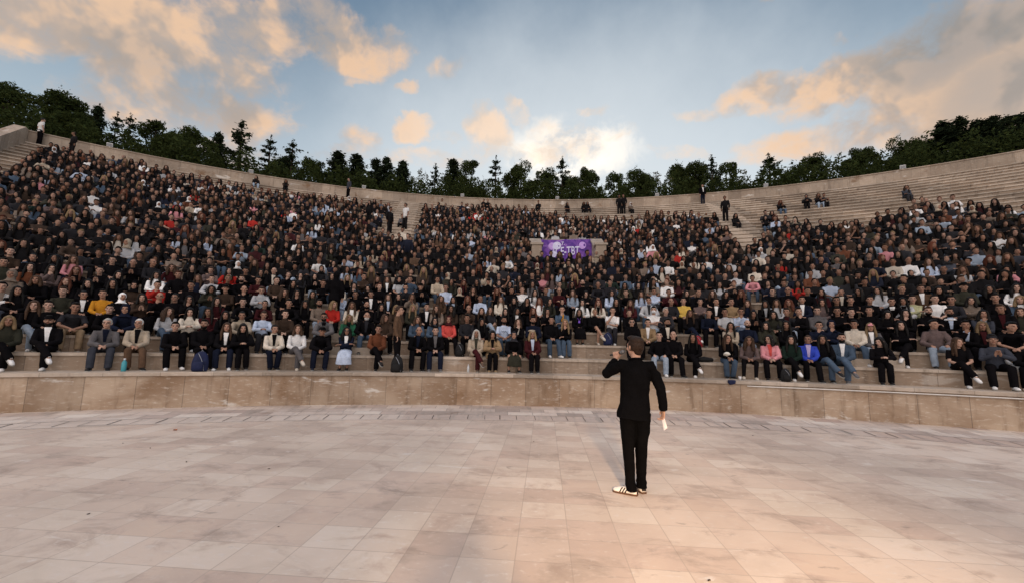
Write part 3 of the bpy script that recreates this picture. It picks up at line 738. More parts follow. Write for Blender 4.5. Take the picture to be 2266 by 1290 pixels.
def bottom_mesh(P, kind, name, voxel=.011, ratio=.30, wr=.005):
    mb = MB()
    if kind == 'skirt' and not P.stand:
        K = (P.legs[0][1] + P.legs[1][1]) / 2
        mb.tube([P.spine[0] + Vector((0, -.03, .02)), P.spine[0] + Vector((0, .1, .02)), K + Vector((0, -.03, -.0)), K + Vector((0, .04, -.13)), K + Vector((0, .03, -.30))], [(.15, .11), (.19, .11), (.19, .10), (.20, .11), (.22, .12)], 14)
    else:
        mb.ball(P.spine[0] + Vector((0, -.005, -.005)), (.172, .125, .105), 14, 9)
        for i in (0, 1):
            h, k, a, t = P.legs[i]
            if kind == 'dress': mb.tube([h, h + (k - h) * .5, h + (k - h) * .85], [.10, .092, .09], 10)
            else:
                w = .0 if kind == 'slim' else .014
                mb.tube([h, h + (k - h) * .5, k, k + (a - k) * .45, a + Vector((0, 0, -.015))], [.096 + w * .4, .082 + w * .5, .066 + w * .7, .058 + w * 1.2, .047 + w * 1.6], 10)
    return remesh(mb, name, voxel, ratio, (M_CLOTH,), 2, wr, len(name) + 5)
def shoe_mesh(a, t, name, boot=False):
    mb = MB(); f = Vector(t); dz = Vector((0, 0, 1)); u = (dz - f * f.dot(dz)).normalized()
    o = a - u * .075
    mb.tube([o - f * .068 + u * .032, o - f * .045 + u * .036, o + f * .05 + u * .040, o + f * .13 + u * .034, o + f * .185 + u * .026, o + f * .20 + u * .022], [(.028, .026), (.037, .036), (.042, .040), (.046, .033), (.038, .025), (.018, .014)], 10, ref=f.cross(u))
    mb.tube([a - f * .012 - u * .045, a - f * .012 + u * (.03 if not boot else .13)], [(.042, .046), (.042, .044)], 10)
    if True:
        s = [(-.075, .030), (-.03, .038), (.06, .042), (.14, .045), (.19, .036), (.208, .016)]
        sd = f.cross(u); V = []; F = []
        for x, w in s:
            for sg, z in ((-1, -.002), (1, -.002), (1, .018), (-1, .018)): V.append(o + f * x + sd * sg * w + u * z)
        for i in range(len(s) - 1):
            for j in range(4): F.append((i * 4 + j, i * 4 + (j + 1) % 4, i * 4 + 4 + (j + 1) % 4, i * 4 + 4 + j))
        F += [(3, 2, 1, 0), tuple(len(s) * 4 - 4 + j for j in range(4))]
        mb.add(V, F, 1)
    return mb.mesh(name, (M_SHOE, M_SOLE), True)
M_SOLE = plain('rubber_sole', (.34, .33, .31), .7, .2)

# hair and headwear, in head space
def head_shell(name, m, grow, facez=(.030, .055), inner=.9, drop=None, nz=.0, sc=12, oval=False, low=-.3):
    def fn(d):
        y, z = d.y, d.z
        face = (y > facez[0] and z < facez[1] * 10) if not oval else (y > .45 and abs(d.x) < .62 and -.75 < z < .48)
        k = inner if face else grow
        if z < low: k = min(k, inner)
        return k * (1 + nz * noise.noise(Vector((d.x, d.y, d.z)) * sc * .4))
    mb = MB(); mb.ball((0, -.014, .026), (.080, .100, .098), 28, 20, 0, fn); return mb
def hair_mesh(kind):
    n = 'hair_' + kind
    if kind == 'f':      # thin, swept back
        mb = head_shell(n, M_HAIR, 1.085, (.22, .052), low=-.5, nz=.05)
    elif kind == 'z':    # only a close fringe round the back
        mb = MB(); mb.ball((0, -.014, .026), (.079, .099, .097), 28, 20, 0, lambda d: 1.03 if (d.y < .12 and -.5 < d.z < .42) else .9)
    elif kind == 's':
        mb = head_shell(n, M_HAIR, 1.14, (.20, .05), low=-.42, nz=.10, sc=14)
        mb.ball((0, .05, .112), (.058, .045, .024), 12, 8)
    elif kind in 'lmc':
        mb = head_shell(n, M_HAIR, 1.16, (.28, .056), low=-2, nz=.08, sc=10)
        ln = {'l': .36, 'm': .20, 'c': .30}[kind]; w = {'l': .036, 'm': .040, 'c': .058}[kind]
        for s in (-1, 1):
            mb.tube([(s * .055, .055, .095), (s * .080, .035, .02), (s * .092, .02, -.08), (s * .105, .035, -.16), (s * .11, .05, -ln)], [.022, w * .8, w, w, w * .55], 10)
            mb.tube([(s * .06, -.05, .02), (s * .085, -.05, -.10), (s * .09, -.055, -ln * .95)], [w, w * 1.15, w * .7], 10)
        mb.tube([(0, -.07, .02), (0, -.095, -.10), (0, -.105, -ln)], [(.075, .045), (.09, .045), (.08, .03)], 12)
        me = remesh(mb, n, .009, .35, (M_HAIR,), 1, .012 if kind == 'c' else .004, 3); return me
    elif kind == 'b':
        mb = head_shell(n, M_HAIR, 1.10, (.22, .05), low=-.45, nz=.05); mb.ball((0, -.095, .085), .045, 12, 8)
    elif kind in 'vh':
        mb = MB(); V, F = ball((0, -.012, .015), (.090, .108, .118), 28, 20, lambda d: .80 if (d.y > .5 and abs(d.x) < .60 and -.72 < d.z < .50) else (1.0 if kind == 'v' else 1.10)); mb.add(V, F)
        mb.tube([(0, -.02, -.06), (0, -.01, -.13), (0, -.0, -.20)], [(.075, .085), (.085, .09), (.15, .10)], 14)
        me = remesh(mb, 'headscarf' if kind == 'v' else 'hood', .009, .4, (M_CLOTH,), 1, .004, 2); return me
    return remesh(mb, n, .008, .4, (M_HAIR,), 1, .003, 1)
def hat_mesh(kind):
    mb = MB()
    if kind == 'cap':
        mb.ball((0, -.012, .045), (.086, .106, .092), 20, 14, 0, lambda d: 1.0 if d.z > -.15 else .7)
        V = []; F = []
        for j, (y, w, z) in enumerate(((.075, .078, .060), (.12, .074, .058), (.155, .055, .050), (.168, .02, .046))):
            for x in (-1, -.4, .4, 1): V.append((x * w, y - .012 * abs(x), z + .010 * (1 - x * x)))
        for j in range(3):
            for i in range(3): F.append((j * 4 + i, j * 4 + i + 1, j * 4 + 5 + i, j * 4 + 4 + i))
        b = len(V); V += [(x, y, z - .008) for x, y, z in V]; F += [tuple(b + q for q in reversed(f)) for f in F]; mb.add(V, F)
    elif kind == 'beanie':
        mb.ball((0, -.014, .05), (.088, .108, .105), 20, 14, 0, lambda d: 1.0 if d.z > -.25 else .7)
    else:
        mb.ball((.01, -.03, .115), (.112, .118, .038), 20, 10); mb.ball((0, -.012, .085), (.085, .105, .03), 16, 8)
    return mb.mesh(kind, (M_CLOTH,), True)
def glasses_mesh():
    mb = MB()
    for s in (-1, 1):
        mb.tube([(s * .034 + .022 * math.cos(t), .100 - .006 * abs(math.cos(t)), .008 + .019 * math.sin(t)) for t in [2 * PI * k / 14 for k in range(15)]], .0022, 5)
        mb.tube([(s * .056, .094, .012), (s * .078, .05, .014), (s * .082, -.02, .010)], .0022, 5)
    mb.tube([(-.012, .101, .012), (.012, .101, .012)], .0022, 5); return mb.mesh('glasses', (M_LENS,), True)
def sunglasses_mesh():
    mb = MB()
    for s in (-1, 1):
        mb.ball((s * .034, .094, .006), (.026, .010, .020), 12, 8); mb.tube([(s * .056, .094, .012), (s * .078, .05, .014), (s * .082, -.02, .010)], .003, 5)
    mb.tube([(-.012, .101, .012), (.012, .101, .012)], .003, 5); return mb.mesh('sunglasses', (M_LENS,), True)
def beard_mesh():
    mb = MB(); mb.ball((0, .02, -.055), (.070, .080, .075), 20, 16, 0, lambda d: 1.0 if (d.z < .05 and d.y > -.35 and not (abs(d.x) < .32 and d.z > -.12)) else .86)
    mb.tube([(-.03, .088, -.046), (0, .104, -.038), (.03, .088, -.046)], [.006, .008, .006], 6); return mb.mesh('beard', (M_HAIR,), True)
def mask_mesh():
    mb = MB(); mb.ball((0, .04, -.045), (.066, .078, .062), 18, 12, 0, lambda d: 1.0 if d.y > .0 else .8); return mb.mesh('face_mask', (M_CLOTH,), True)
def front_strip(P, hw, dz0, name):
    """the open front of a jacket: a shirt panel that follows the chest"""
    sp = P.spine; th = .0315; V = []; F = []; rows = 9
    pr = [(.138, .102), (.160, .108), (.118, .072), (.075, .065)]
    pts = [sp[1], sp[2], sp[3] - Vector((0, 0, .035)), sp[3] + Vector((0, .006, .02))]
    for j in range(rows):
        f = j / (rows - 1) * 3; i = min(2, int(f)); t = f - i
        c = pts[i].lerp(pts[i + 1], t); rx = pr[i][0] * (1 - t) + pr[i + 1][0] * t; ry = pr[i][1] * (1 - t) + pr[i + 1][1] * t
        w = hw * (.45 + .75 * j / (rows - 1)) * (1 if j < rows - 1 else .8)
        for x in (-1, -.5, 0, .5, 1): V.append(c + Vector((x * w, (ry + th) * math.sqrt(max(.05, 1 - (x * w / (rx + th)) ** 2)) + .002, 0)))
    n = len(V); V += [v - Vector((0, .02, 0)) for v in V]
    for j in range(rows - 1):
        for i in range(4): q = (j * 5 + i, j * 5 + i + 1, j * 5 + 6 + i, j * 5 + 5 + i); F.append(q); F.append(tuple(n + k for k in reversed(q)))
    mb = MB(); mb.add(V, F); return mb.mesh(name, (M_CLOTH,), True)
_cache = {}
def C_(key, fn):
    if key not in _cache: _cache[key] = fn()
    return _cache[key]
ORD = ['zeroth', 'first', 'second', 'third', 'fourth', 'fifth', 'sixth', 'seventh', 'eighth', 'ninth', 'tenth', 'eleventh', 'twelfth', 'thirteenth', 'fourteenth', 'fifteenth', 'sixteenth', 'seventeenth', 'eighteenth', 'nineteenth']
def ordinal(n):
    if n < 20: return ORD[n]
    t = ['', '', 'twent', 'thirt', 'fort', 'fift', 'sixt', 'sevent', 'eight'][n // 10]
    return t + 'ieth' if n % 10 == 0 else t + 'y-' + ORD[n % 10]
TOPKIND = dict(J='bulk', S='slim', T='short', B='bulk', C='coat', H='bulk', W='slim', P='coat')
def add_part(root, name, me, color, M=None):
    o = bpy.data.objects.new(name, me); COL.objects.link(o); o.parent = root
    o.color = (*color, 1)
    if M is not None: o.location = M.to_translation(); o.rotation_euler = M.to_euler()
    return o
def vary(c, rr, a=.18): k = 1 + rr.uniform(-a, a); return tuple(max(0.004, x * k) for x in c)
def make_person(spec, loc, rz, rr, group, P=None, key=None, meshes=None):
    """spec: pose hair top inner bottom shoe extras"""
    pose, hair, top, inner, bottom, shoe, extra = spec
    if pose == 'cl' and P is None: pose = rr.choice(['cl', 'cl1', 'cl2', 'cl2', 'cl3', 'cl3', 'cl4', 'cl4'])
    P = P or get_pose(pose); key = key or pose
    ex = [] if extra == '-' else extra.split(',')
    body = C_(('body', key), lambda: body_mesh(P, 'person_' + key.strip('<>^12345'))) 
    root = link('person', body); root.location = loc; root.rotation_euler = (rr.uniform(-.03, .03), rr.uniform(-.05, .05), rz) if not P.stand else (0, 0, rz)
    hk, hcol = hair.split(':'); tk, tcol = top.split(':'); bk, bcol = bottom.split(':')
    old = hk in 'fz' and hcol in ('grey', 'white')
    root.color = (*vary(SKINS[rr.randrange(5)], rr, .08), 1)
    if not P.stand:
        s = rr.uniform(.93, .97) if hk in 'lmcbv' else rr.uniform(.98, 1.03)
        root.scale = (s, s, s); root.location.z += (s - 1) * -.0 + RR * (s - 1)
    bare = ex and any(e.split(':')[0] in ('cap', 'beanie', 'beret') for e in ex)
    if hk in 'vh': add_part(root, 'headscarf' if hk == 'v' else 'hood', C_(('hair', hk), lambda: hair_mesh(hk)), vary(CO[hcol], rr), P.Mh)
    else:
        add_part(root, 'hair', C_(('hair', hk), lambda: hair_mesh(hk)), vary(HC[hcol], rr, .3), P.Mh)
    gname = {'J': 'jacket', 'S': 'sweater', 'T': 't_shirt', 'B': 'blazer', 'C': 'coat', 'H': 'hoodie', 'W': 'shirt', 'P': 'jacket'}[tk]
    kd = TOPKIND[tk]; add_part(root, gname, C_(('top', key, kd), lambda: top_mesh(P, kd, 'top_%s_%s' % (key.strip('<>^12345'), kd))), vary(CO[tcol], rr))
    if inner != '-': add_part(root, 'inner_shirt', C_(('inner', key), lambda: front_strip(P, .055, 0, 'inner_shirt')), vary(CO[inner], rr, .08))
    bkd = {'t': 'loose', 'j': 'loose', 'l': 'slim', 'k': 'skirt', 'd': 'dress'}[bk]
    add_part(root, {'t': 'trousers', 'j': 'jeans', 'l': 'leggings', 'k': 'skirt', 'd': 'dress'}[bk], C_(('bot', key, bkd), lambda: bottom_mesh(P, bkd, 'bottom_%s_%s' % (key.strip('<>^12345'), bkd))), vary(CO[bcol], rr))
    for i in (0, 1):
        add_part(root, 'shoe', C_(('shoe', key, i), lambda: shoe_mesh(P.legs[i][2], P.legs[i][3], 'shoe')), CO[shoe])
    for e in ex:
        e, _, ecol = e.partition(':')
        if e in ('cap', 'beanie', 'beret'): add_part(root, e, C_(('hat', e), lambda: hat_mesh(e)), CO[ecol], P.Mh)
        elif e == 'glasses': add_part(root, 'glasses', C_('glasses', glasses_mesh), (0, 0, 0), P.Mh)
        elif e == 'sunglasses': add_part(root, 'sunglasses', C_('sunglasses', sunglasses_mesh), (0, 0, 0), P.Mh)
        elif e in ('beard', 'whitebeard'): add_part(root, 'beard', C_('beard', beard_mesh), HC['white' if e == 'whitebeard' else 'dark'], P.Mh)
        elif e == 'mask': add_part(root, 'face_mask', C_('mask', mask_mesh), (.75, .76, .78), P.Mh)
        elif e == 'collar':
            mb = MB(); mb.tube([P.neck + Vector((0, .01, -.05)), P.neck + Vector((0, .015, -.005))], [(.15, .105), (.10, .09)], 14); add_part(root, 'collar', mb.mesh('collar', (M_CLOTH,), True), CO['white'])
        elif e == 'print':
            c = P.spine[1].lerp(P.spine[2], .75); mb = MB(); mb.tube([c + Vector((x, .121 * math.sqrt(max(.1, 1 - (x / .17) ** 2)) + .004, .018 * math.sin(x * 95) + .05 * x)) for x in [-.09 + .18 * q / 26 for q in range(27)]], (.006), 5)
            add_part(root, 'shirt_print', mb.mesh('shirt_print', (M_CLOTH,)), (.04, .05, .09))
        elif e == 'lanyard':
            mb = MB(); mb.tube([P.neck + Vector((-.06, .09, -.02)), P.spine[2] + Vector((0, .145, .0)), P.neck + Vector((.06, .09, -.02))], .007, 5); mb.box(-.03, .03, .138, .146, -.06, .02, 0, Matrix.Translation(P.spine[2])); add_part(root, 'lanyard', mb.mesh('lanyard', (M_CLOTH,)), (.20, .10, .5))
    return root
def describe(spec, place):
    pose, hair, top, inner, bottom, shoe, extra = spec
    hk, hcol = hair.split(':'); tk, tcol = top.split(':'); bk, bcol = bottom.split(':')
    cn = lambda c: CNAME.get(c, c)
    first = []
    for e in ([] if extra == '-' else extra.split(',')):
        e, _, c = e.partition(':')
        if e in ('cap', 'beanie', 'beret'): first.append(cn(c) + ' ' + e)
        elif e in ('sunglasses', 'glasses'): first.append(e)
        elif e == 'mask': first.append('face mask')
    if hk == 'v': first.append(cn(hcol) + ' headscarf')
    if hk == 'h': first.append('hood up')
    g = cn(tcol) + ' ' + WORD[tk]
    bot = {'t': 'trousers', 'j': 'jeans', 'l': 'leggings', 'k': 'skirt', 'd': 'dress'}[bk]
    ph = PHRASE[pose[:2]] + (' looking sideways' if len(pose) > 2 and pose[2] in '<>' else '')
    opts = []
    f = (', '.join(first) + ' and ') if first else ''
    over = ' over ' + cn(inner) if inner != '-' else ''
    opts.append('person in %s%s%s and %s %s, %s, %s' % (f.replace(' and ', ', '), g, over, cn(bcol), bot, ph, place))
    opts.append('person in %s%s%s, %s, %s' % (f, g, over, ph, place))
    opts.append('person in %s%s, %s, %s' % (f, g, ph, place)); opts.append('person in %s, %s, %s' % (g, ph, place)); opts.append('person in %s, %s' % (g, place))
    for o in opts:
        if len(o.replace(',', ' ').split()) <= 16: return o
    return opts[-1]
ROWS = """1 -0.5277 lc m:blond J:olive - t:black white -
1 -0.5033 lc s:dark J:black white t:black white cap:black,beard
1 -0.4660 cl f:grey B:grey navy t:slate black glasses
1 -0.4440 cl f:white J:beige black t:brown black glasses
1 -0.4150 cl s:dark J:black - t:black white -
1 -0.3933 cl s:dark H:black - t:black black beard
1 -0.3756 cl l:brown B:black white j:navy white -
1 -0.3611 ph l:dark J:black - t:black black -
1 -0.3339 cl b:dark J:cream black j:navy black -
1 -0.3139 lc m:brown W:white - t:grey cream -
1 -0.2929 le s:dark J:black - j:navy navy cap:black
1 -0.2687 ac c:dark J:navy white k:lightblue black sunglasses
1 -0.2389 lc s:dark J:rust - t:black black -
1 -0.1981 cl z:grey J:black navy t:black black -
1 -0.1794 cl s:dark J:black grey j:navy grey -
1 -0.1372 lc m:grey C:beige olive t:maroon brown -
1 -0.1199 ph l:dark C:tan black t:black tan -
1 -0.0978 cl v:charcoal J:black - k:olive black -
1 -0.0770 cl m:blond C:maroon lightblue t:black black beret:beige
1 0.0526 kn s:dark S:black - j:lightdenim white -
1 0.0666 cl z:blond C:black - t:black black -
1 0.0853 lc l:dark S:black - t:black white -
1 0.1186 cl l:brown S:black - j:denim black glasses
1 0.1374 cl c:brown S:mauve - l:black cream glasses
1 0.1578 cl< m:dark J:pink coral t:black black glasses
1 0.1745 lc l:dark H:darkgreen - t:black white -
1 0.1892 cl b:brown J:royal lilac t:black black glasses
1 0.2031 lc l:dark H:black - j:denim black -
1 0.2171 lc s:dark J:denim white j:denim grey beard
1 0.2478 ph< l:dark S:black - t:black black -
1 0.3027 lc> l:brown T:black - t:black white -
1 0.3258 cp s:dark S:slate - t:black white beanie:charcoal
1 0.3451 le s:dark J:black - t:black white -
2 -0.5551 cl l:brown J:black - j:denim black -
2 -0.5262 lc l:brown S:black - j:lightdenim white -
2 -0.5168 cl s:dark S:black - t:black black -
2 -0.5000 le s:dark T:charcoal - t:khaki brown -
2 -0.4773 cl s:dark J:black - t:black black -
2 -0.4643 le h:navy H:navy - t:black black -
2 -0.4346 lc> c:brown S:lightgrey - j:denim black -
2 -0.4148 ph l:dark J:cream - t:black white -
2 -0.4007 cl l:dark S:maroon - t:black black -
2 -0.3858 cl l:dark J:black - t:black black -
2 -0.3720 le b:dark J:beige - t:black black -
2 -0.3535 ph b:brown W:lightblue - t:charcoal black -
2 -0.3336 cl s:dark P:darkbrown - t:black black -
2 -0.2959 le s:dark J:grey black t:black black sunglasses,beard
2 -0.2726 cl m:blond J:green black t:black black -
2 -0.2552 kn z:white J:black charcoal j:denim black whitebeard
2 -0.2351 cl> m:brown J:darkbrown - t:black black -
2 -0.2026 cl m:brown J:denim - t:black black -
2 -0.1837 cl m:dark J:denim black t:black black glasses
2 -0.1675 cl v:maroon S:coral - t:black black -
2 -0.1488 cl s:dark S:charcoal - t:black white -
2 -0.1324 cl l:dark J:black - t:black black -
2 -0.1079 cl s:dark T:lightblue - j:denim black beard,print
2 -0.0929 ch m:brown J:black cream t:black black -
2 -0.0754 cl s:dark S:navy - t:black black beard
2 -0.0554 cl s:dark J:black - j:denim white -
2 -0.0405 ch l:blond S:black - j:denim black -
2 0.0315 cl s:brown J:black - t:black black sunglasses
2 0.0468 cl s:dark J:tan white t:black black -
2 0.0685 cl> s:dark J:black cream t:black black beard
2 0.1300 ch l:dark C:beige - t:black black -
2 0.1464 cl z:dark S:navy - j:lightdenim black beard
2 0.1641 cl m:dark J:olive - t:black black -
2 0.1834 cl l:dark S:black - t:black black -
2 0.2088 ch s:dark J:navy - t:black black glasses
2 0.2199 ch h:navy H:navy - t:black black -
2 0.2397 cl s:dark J:cream - j:denim white -
2 0.2531 cl l:blond J:grey white j:lightdenim white cap:pink
2 0.2767 lx l:dark J:black - t:black white -
2 0.3014 kn> s:dark J:mauve - j:lightdenim black -
2 0.3211 ch s:dark J:black lightblue t:black black -
2 0.3331 lc l:blond J:black maroon t:black white -
2 0.3488 le> s:dark T:black - t:charcoal black -
2 0.3635 cl l:dark S:charcoal - t:black black -
3 -0.5594 ac s:dark W:white taupe j:slate black -
3 -0.5486 cl l:dark J:black - t:black black -
3 -0.5200 cl s:brown S:olive - t:charcoal black -
3 -0.5058 cl b:dark J:black white t:black black glasses
3 -0.4934 cl s:dark S:orange - t:black black -
3 -0.4802 cl v:white S:black - k:black black -
3 -0.4634 cp m:dark J:darkbrown - t:black black -
3 -0.4514 ch z:brown S:black - t:black black glasses
3 -0.4391 cl b:dark S:black - t:black black glasses
3 -0.4257 ch m:dark J:black - t:black black glasses
3 -0.4038 cl l:dark S:maroon - t:black black -
3 -0.3797 le s:dark S:black - t:black black -
3 -0.3610 cl b:dark S:maroon - t:black black -
3 -0.3374 le s:dark S:black - t:black black -
3 -0.3219 cl l:dark J:black - t:black black -
3 -0.3075 cl s:dark S:taupe - j:lightdenim black beard
3 -0.2956 cl> m:blond S:red - t:black black -
3 -0.2755 cl l:brown J:cream white t:black black -
3 -0.2608 cl z:dark S:black - t:black black beard
3 -0.2435 cl l:dark J:black - t:black black -
3 -0.2278 cl m:blond J:darkbrown - t:black black -
3 -0.2105 cl l:blond J:olive - t:black black -
3 -0.1950 kn s:dark C:black white t:black black -
3 -0.1829 cl c:brown J:taupe black t:black black -
3 -0.1677 cl c:dark J:darkbrown - t:black black -
3 -0.1477 cl z:dark J:darkbrown - t:black black -
3 -0.1338 cl l:brown J:black - t:black black -
3 -0.1245 lc m:brown T:charcoal - j:lightdenim white -
3 -0.1059 cl l:dark J:black - j:lightdenim black -
3 -0.0940 cl l:dark J:black white t:black black -
3 -0.0748 cl l:ginger J:black - j:denim black -
3 -0.0593 ch l:dark J:black - t:black black -
3 -0.0418 ch s:dark J:denim orange j:denim black -
3 -0.0228 cl l:dark C:black - k:black black lanyard
3 -0.0049 lc b:blond J:black - d:black cream -
3 0.0133 ch s:dark T:white - t:charcoal white -
3 0.0338 cl b:brown J:black - t:black black -
3 0.0585 ac s:dark T:white - j:lightdenim white mask
3 0.0716 cl s:grey S:charcoal - t:charcoal black -
3 0.0978 lc l:brown B:black - j:navy white -
3 0.1165 cl s:dark S:navy - t:black black -
3 0.1330 cl s:dark T:lightgrey - t:black black glasses
3 0.1487 ch s:dark W:lightblue - j:denim black glasses
3 0.1614 cp l:dark S:black - t:black black glasses
3 0.1795 cl m:dark J:olive - t:black black -
3 0.1913 cl s:dark J:charcoal maroon j:lightdenim black -
3 0.2041 ch s:dark C:black - t:black black -
3 0.2203 cl s:dark J:grey - t:black black glasses
3 0.2375 ac s:dark S:black - t:black black glasses
3 0.2486 cl s:dark S:black - t:black black -
3 0.2627 cl s:dark S:black - t:black black -
3 0.2765 ph l:dark J:black - t:black black -
3 0.2905 ch l:dark J:black - t:black black -
3 0.3075 lx s:brown J:black - t:charcoal black beard
3 0.3238 cl s:dark J:black lightblue t:black black beard,collar
3 0.3450 ch m:dark B:slate lightgrey t:black black -
3 0.3590 cl s:brown J:black maroon t:black black -
3 0.3705 cl l:brown J:olive - t:black black -
4 -0.5673 cl h:taupe H:taupe - t:black black -
4 -0.5501 cl m:brown J:black - t:black black -
4 -0.5319 cl l:ginger J:black - t:black black -
4 -0.5145 cl l:dark J:black - t:black black -
4 -0.4979 cl l:dark S:black - t:black black -
4 -0.4825 cl v:black C:darkbrown - t:black black -
4 -0.4639 ch s:dark J:red - t:black black -
4 -0.4353 cl s:dark S:black - t:black black -
4 -0.4188 cp m:dark J:olive - j:denim black glasses
4 -0.4047 cl s:dark S:darkbrown - t:black black cap:black
4 -0.3881 ch z:dark S:black - t:black black -
4 -0.3719 ph s:brown J:lightgrey - t:black black glasses
4 -0.3513 cl c:brown S:black - t:black black -
4 -0.3378 ch l:dark S:black - t:black black -
4 -0.3222 cl l:dark J:olive - t:black black -
4 -0.2934 ch s:dark W:lightblue - j:lightdenim black -
4 -0.2765 kn s:dark S:black - t:charcoal black -
4 -0.2593 cl s:dark J:black white t:black black -
4 -0.2408 cl l:brown J:black lightblue t:black black -
4 -0.2297 cl l:dark J:black - t:black black -
4 -0.2154 hp l:brown J:taupe - t:black black -
4 -0.1828 cl c:brown J:brown - t:black black -
4 -0.1670 cl l:dark J:black lightblue t:black black -
4 -0.1512 cl l:ginger S:black - t:black black -
4 -0.1363 cl s:dark W:lightblue - t:black black -
4 -0.1113 cl l:brown J:cream - t:black black -
4 -0.0952 cl l:dark J:black - t:black black -
4 -0.0818 ch l:dark J:black - t:black black -
4 -0.0674 cl l:ginger T:white - t:black black -
4 -0.0551 cl l:dark S:olive - t:black black -
4 -0.0392 cl v:black C:black - t:black black -
4 -0.0169 cl l:dark J:white - t:black black -
4 0.0015 cl l:ginger J:cream black t:black black -
4 0.0223 cl l:dark S:black - t:black black -
4 0.0373 cl l:brown J:maroon - t:black black -
4 0.0592 kn s:dark J:lightgrey charcoal j:denim black -
4 0.0851 cl z:grey S:charcoal - t:black black -
4 0.0974 cl s:dark S:yellow - t:black black -
4 0.1139 lx b:dark S:mauve - t:black black -
4 0.1305 cl s:brown B:black white t:black black -
4 0.1478 cl s:dark S:tan - t:black black -
4 0.1629 cl l:brown J:navy - t:black black -
4 0.1808 cl l:dark J:black lightgrey t:black black -
4 0.1917 cl l:brown W:lightgrey - t:black black -
4 0.2050 cl c:ginger J:brown - t:black black -
4 0.2152 cl s:dark J:navy white t:black black -
4 0.2337 cl l:dark J:mauve - t:black black -
4 0.2473 cl s:dark S:black - t:black black glasses
4 0.2579 ac s:dark S:black - t:black black -
4 0.2750 cl s:dark S:black - t:black black -
4 0.2913 le s:dark J:black white t:black black -
4 0.3020 cl l:dark J:lightgrey black t:black black -
4 0.3083 ac s:dark S:palegreen - t:black black -
4 0.3254 cl s:dark T:white - t:black black -
4 0.3370 cl s:dark S:charcoal - t:black black glasses
4 0.3505 ac m:dark J:taupe - t:black black -
4 0.3683 cl s:dark S:black - t:black black -
4 0.3822 cl m:blond J:denim white j:lightdenim black -"""
SPANS = {5: [(-0.602, 0.416)], 6: [(-0.613, 0.428)], 7: [(-0.624, 0.439)], 8: [(-0.635, 0.45)], 9: [(-0.645, 0.46)], 10: [(-0.654, 0.47)], 11: [(-0.663, 0.479)], 12: [(-0.672, 0.488)], 13: [(-0.68, 0.222), (0.228, 0.497)], 14: [(-0.688, 0.207), (0.24, 0.505)], 15: [(-0.696, 0.209), (0.251, 0.508)], 16: [(-0.703, -0.258), (-0.25, 0.211), (0.256, 0.498)], 17: [(-0.71, -0.26), (-0.241, 0.216), (0.261, 0.318), (0.379, 0.49)], 18: [(-0.705, -0.262), (-0.235, 0.217), (0.265, 0.31), (0.411, 0.484)], 19: [(-0.697, -0.266), (-0.236, 0.219), (0.27, 0.302), (0.427, 0.475)], 20: [(-0.698, -0.268), (-0.238, 0.22), (0.274, 0.296), (0.442, 0.464)], 21: [(-0.701, -0.27), (-0.236, 0.221)], 22: [(-0.705, -0.272), (-0.238, 0.224)], 23: [(-0.707, -0.276), (-0.239, 0.011), (0.119, 0.189)], 24: [(-0.711, -0.278), (-0.238, -0.023)], 25: [(-0.713, -0.341), (-0.332, -0.285), (-0.239, -0.047)], 26: [(-0.713, -0.547), (-0.222, -0.055)], 27: [(-0.71, -0.59), (-0.184, -0.064)], 28: [(-0.71, -0.621)], 29: [], 30: [], 31: []}
PAL = ['black'] * 85 + ['charcoal'] * 12 + ['navy'] * 6 + ['darkbrown'] * 8 + ['maroon'] * 3 + ['olive'] * 3 + ['brown'] * 2 + ['grey'] * 3 + ['taupe'] * 2 + ['white'] * 6 + ['lightgrey'] * 3 + ['cream'] * 2 + ['beige'] * 2 + ['lightblue'] * 3 + ['denim'] * 3 + ['lightdenim'] + ['red', 'pink', 'rust', 'darkgreen', 'slate', 'mauve']
HP = ['dark'] * 14 + ['brown'] * 6 + ['ginger'] + ['blond']
def rand_spec(rr):
    pose = rr.choice(['cl'] * 2 + ['cl1', 'cl2', 'cl2', 'cl3', 'cl3', 'cl4', 'cl4'] + ['lc', 'ac3', 'ph2', 'kn2', 'ac', 'ch', 'cp', 'ph', 'le', 'kn', 'cl^', 'cl<', 'cl>', 'lx', 'ch'])
    hk = rr.choice(['s'] * 9 + ['l'] * 9 + ['m', 'c', 'b', 'b', 'v', 'z'])
    tk = rr.choice('JJJSSSHTWC'); tc_ = rr.choice(PAL)
    if tk == 'C' and tc_ in ('red', 'white', 'lightblue', 'pink'): tk = 'S'
    inner = rr.choice(['white', 'white', 'grey', 'black', 'lightblue', 'cream', 'maroon']) if tk == 'J' and rr.random() < .35 else '-'
    if inner == tc_: inner = '-'
    bc = rr.choice(['t:black'] * 6 + ['t:charcoal', 't:navy', 'j:denim', 'j:denim', 'j:lightdenim'])
    ex = rr.choice(['-'] * 9 + ['glasses', 'beard' if hk in 'sz' else '-', 'cap:black' if hk == 's' else '-'])
    hcol = rr.choice(['white', 'black', 'charcoal', 'beige']) if hk == 'v' else ('dark' if hk == 'z' else rr.choice(HP))
    return (pose, hk + ':' + hcol, tk + ':' + tc_, inner, bc, rr.choice(['black'] * 3 + ['white'] * 2), ex)
people_rows = {}
for ln in ROWS.strip().split('\n'):
    t = ln.split(); people_rows.setdefault(int(t[0]), []).append((float(t[1]), tuple(t[2:])))
LIMIT = 300; count = sum(len(v) for v in people_rows.values()) + 8
rr0 = random.Random(11); crowd_seats = []
FACE_C = math.atan2(0, 1)
STAIR = (R_(-15.5), R_(13.8))
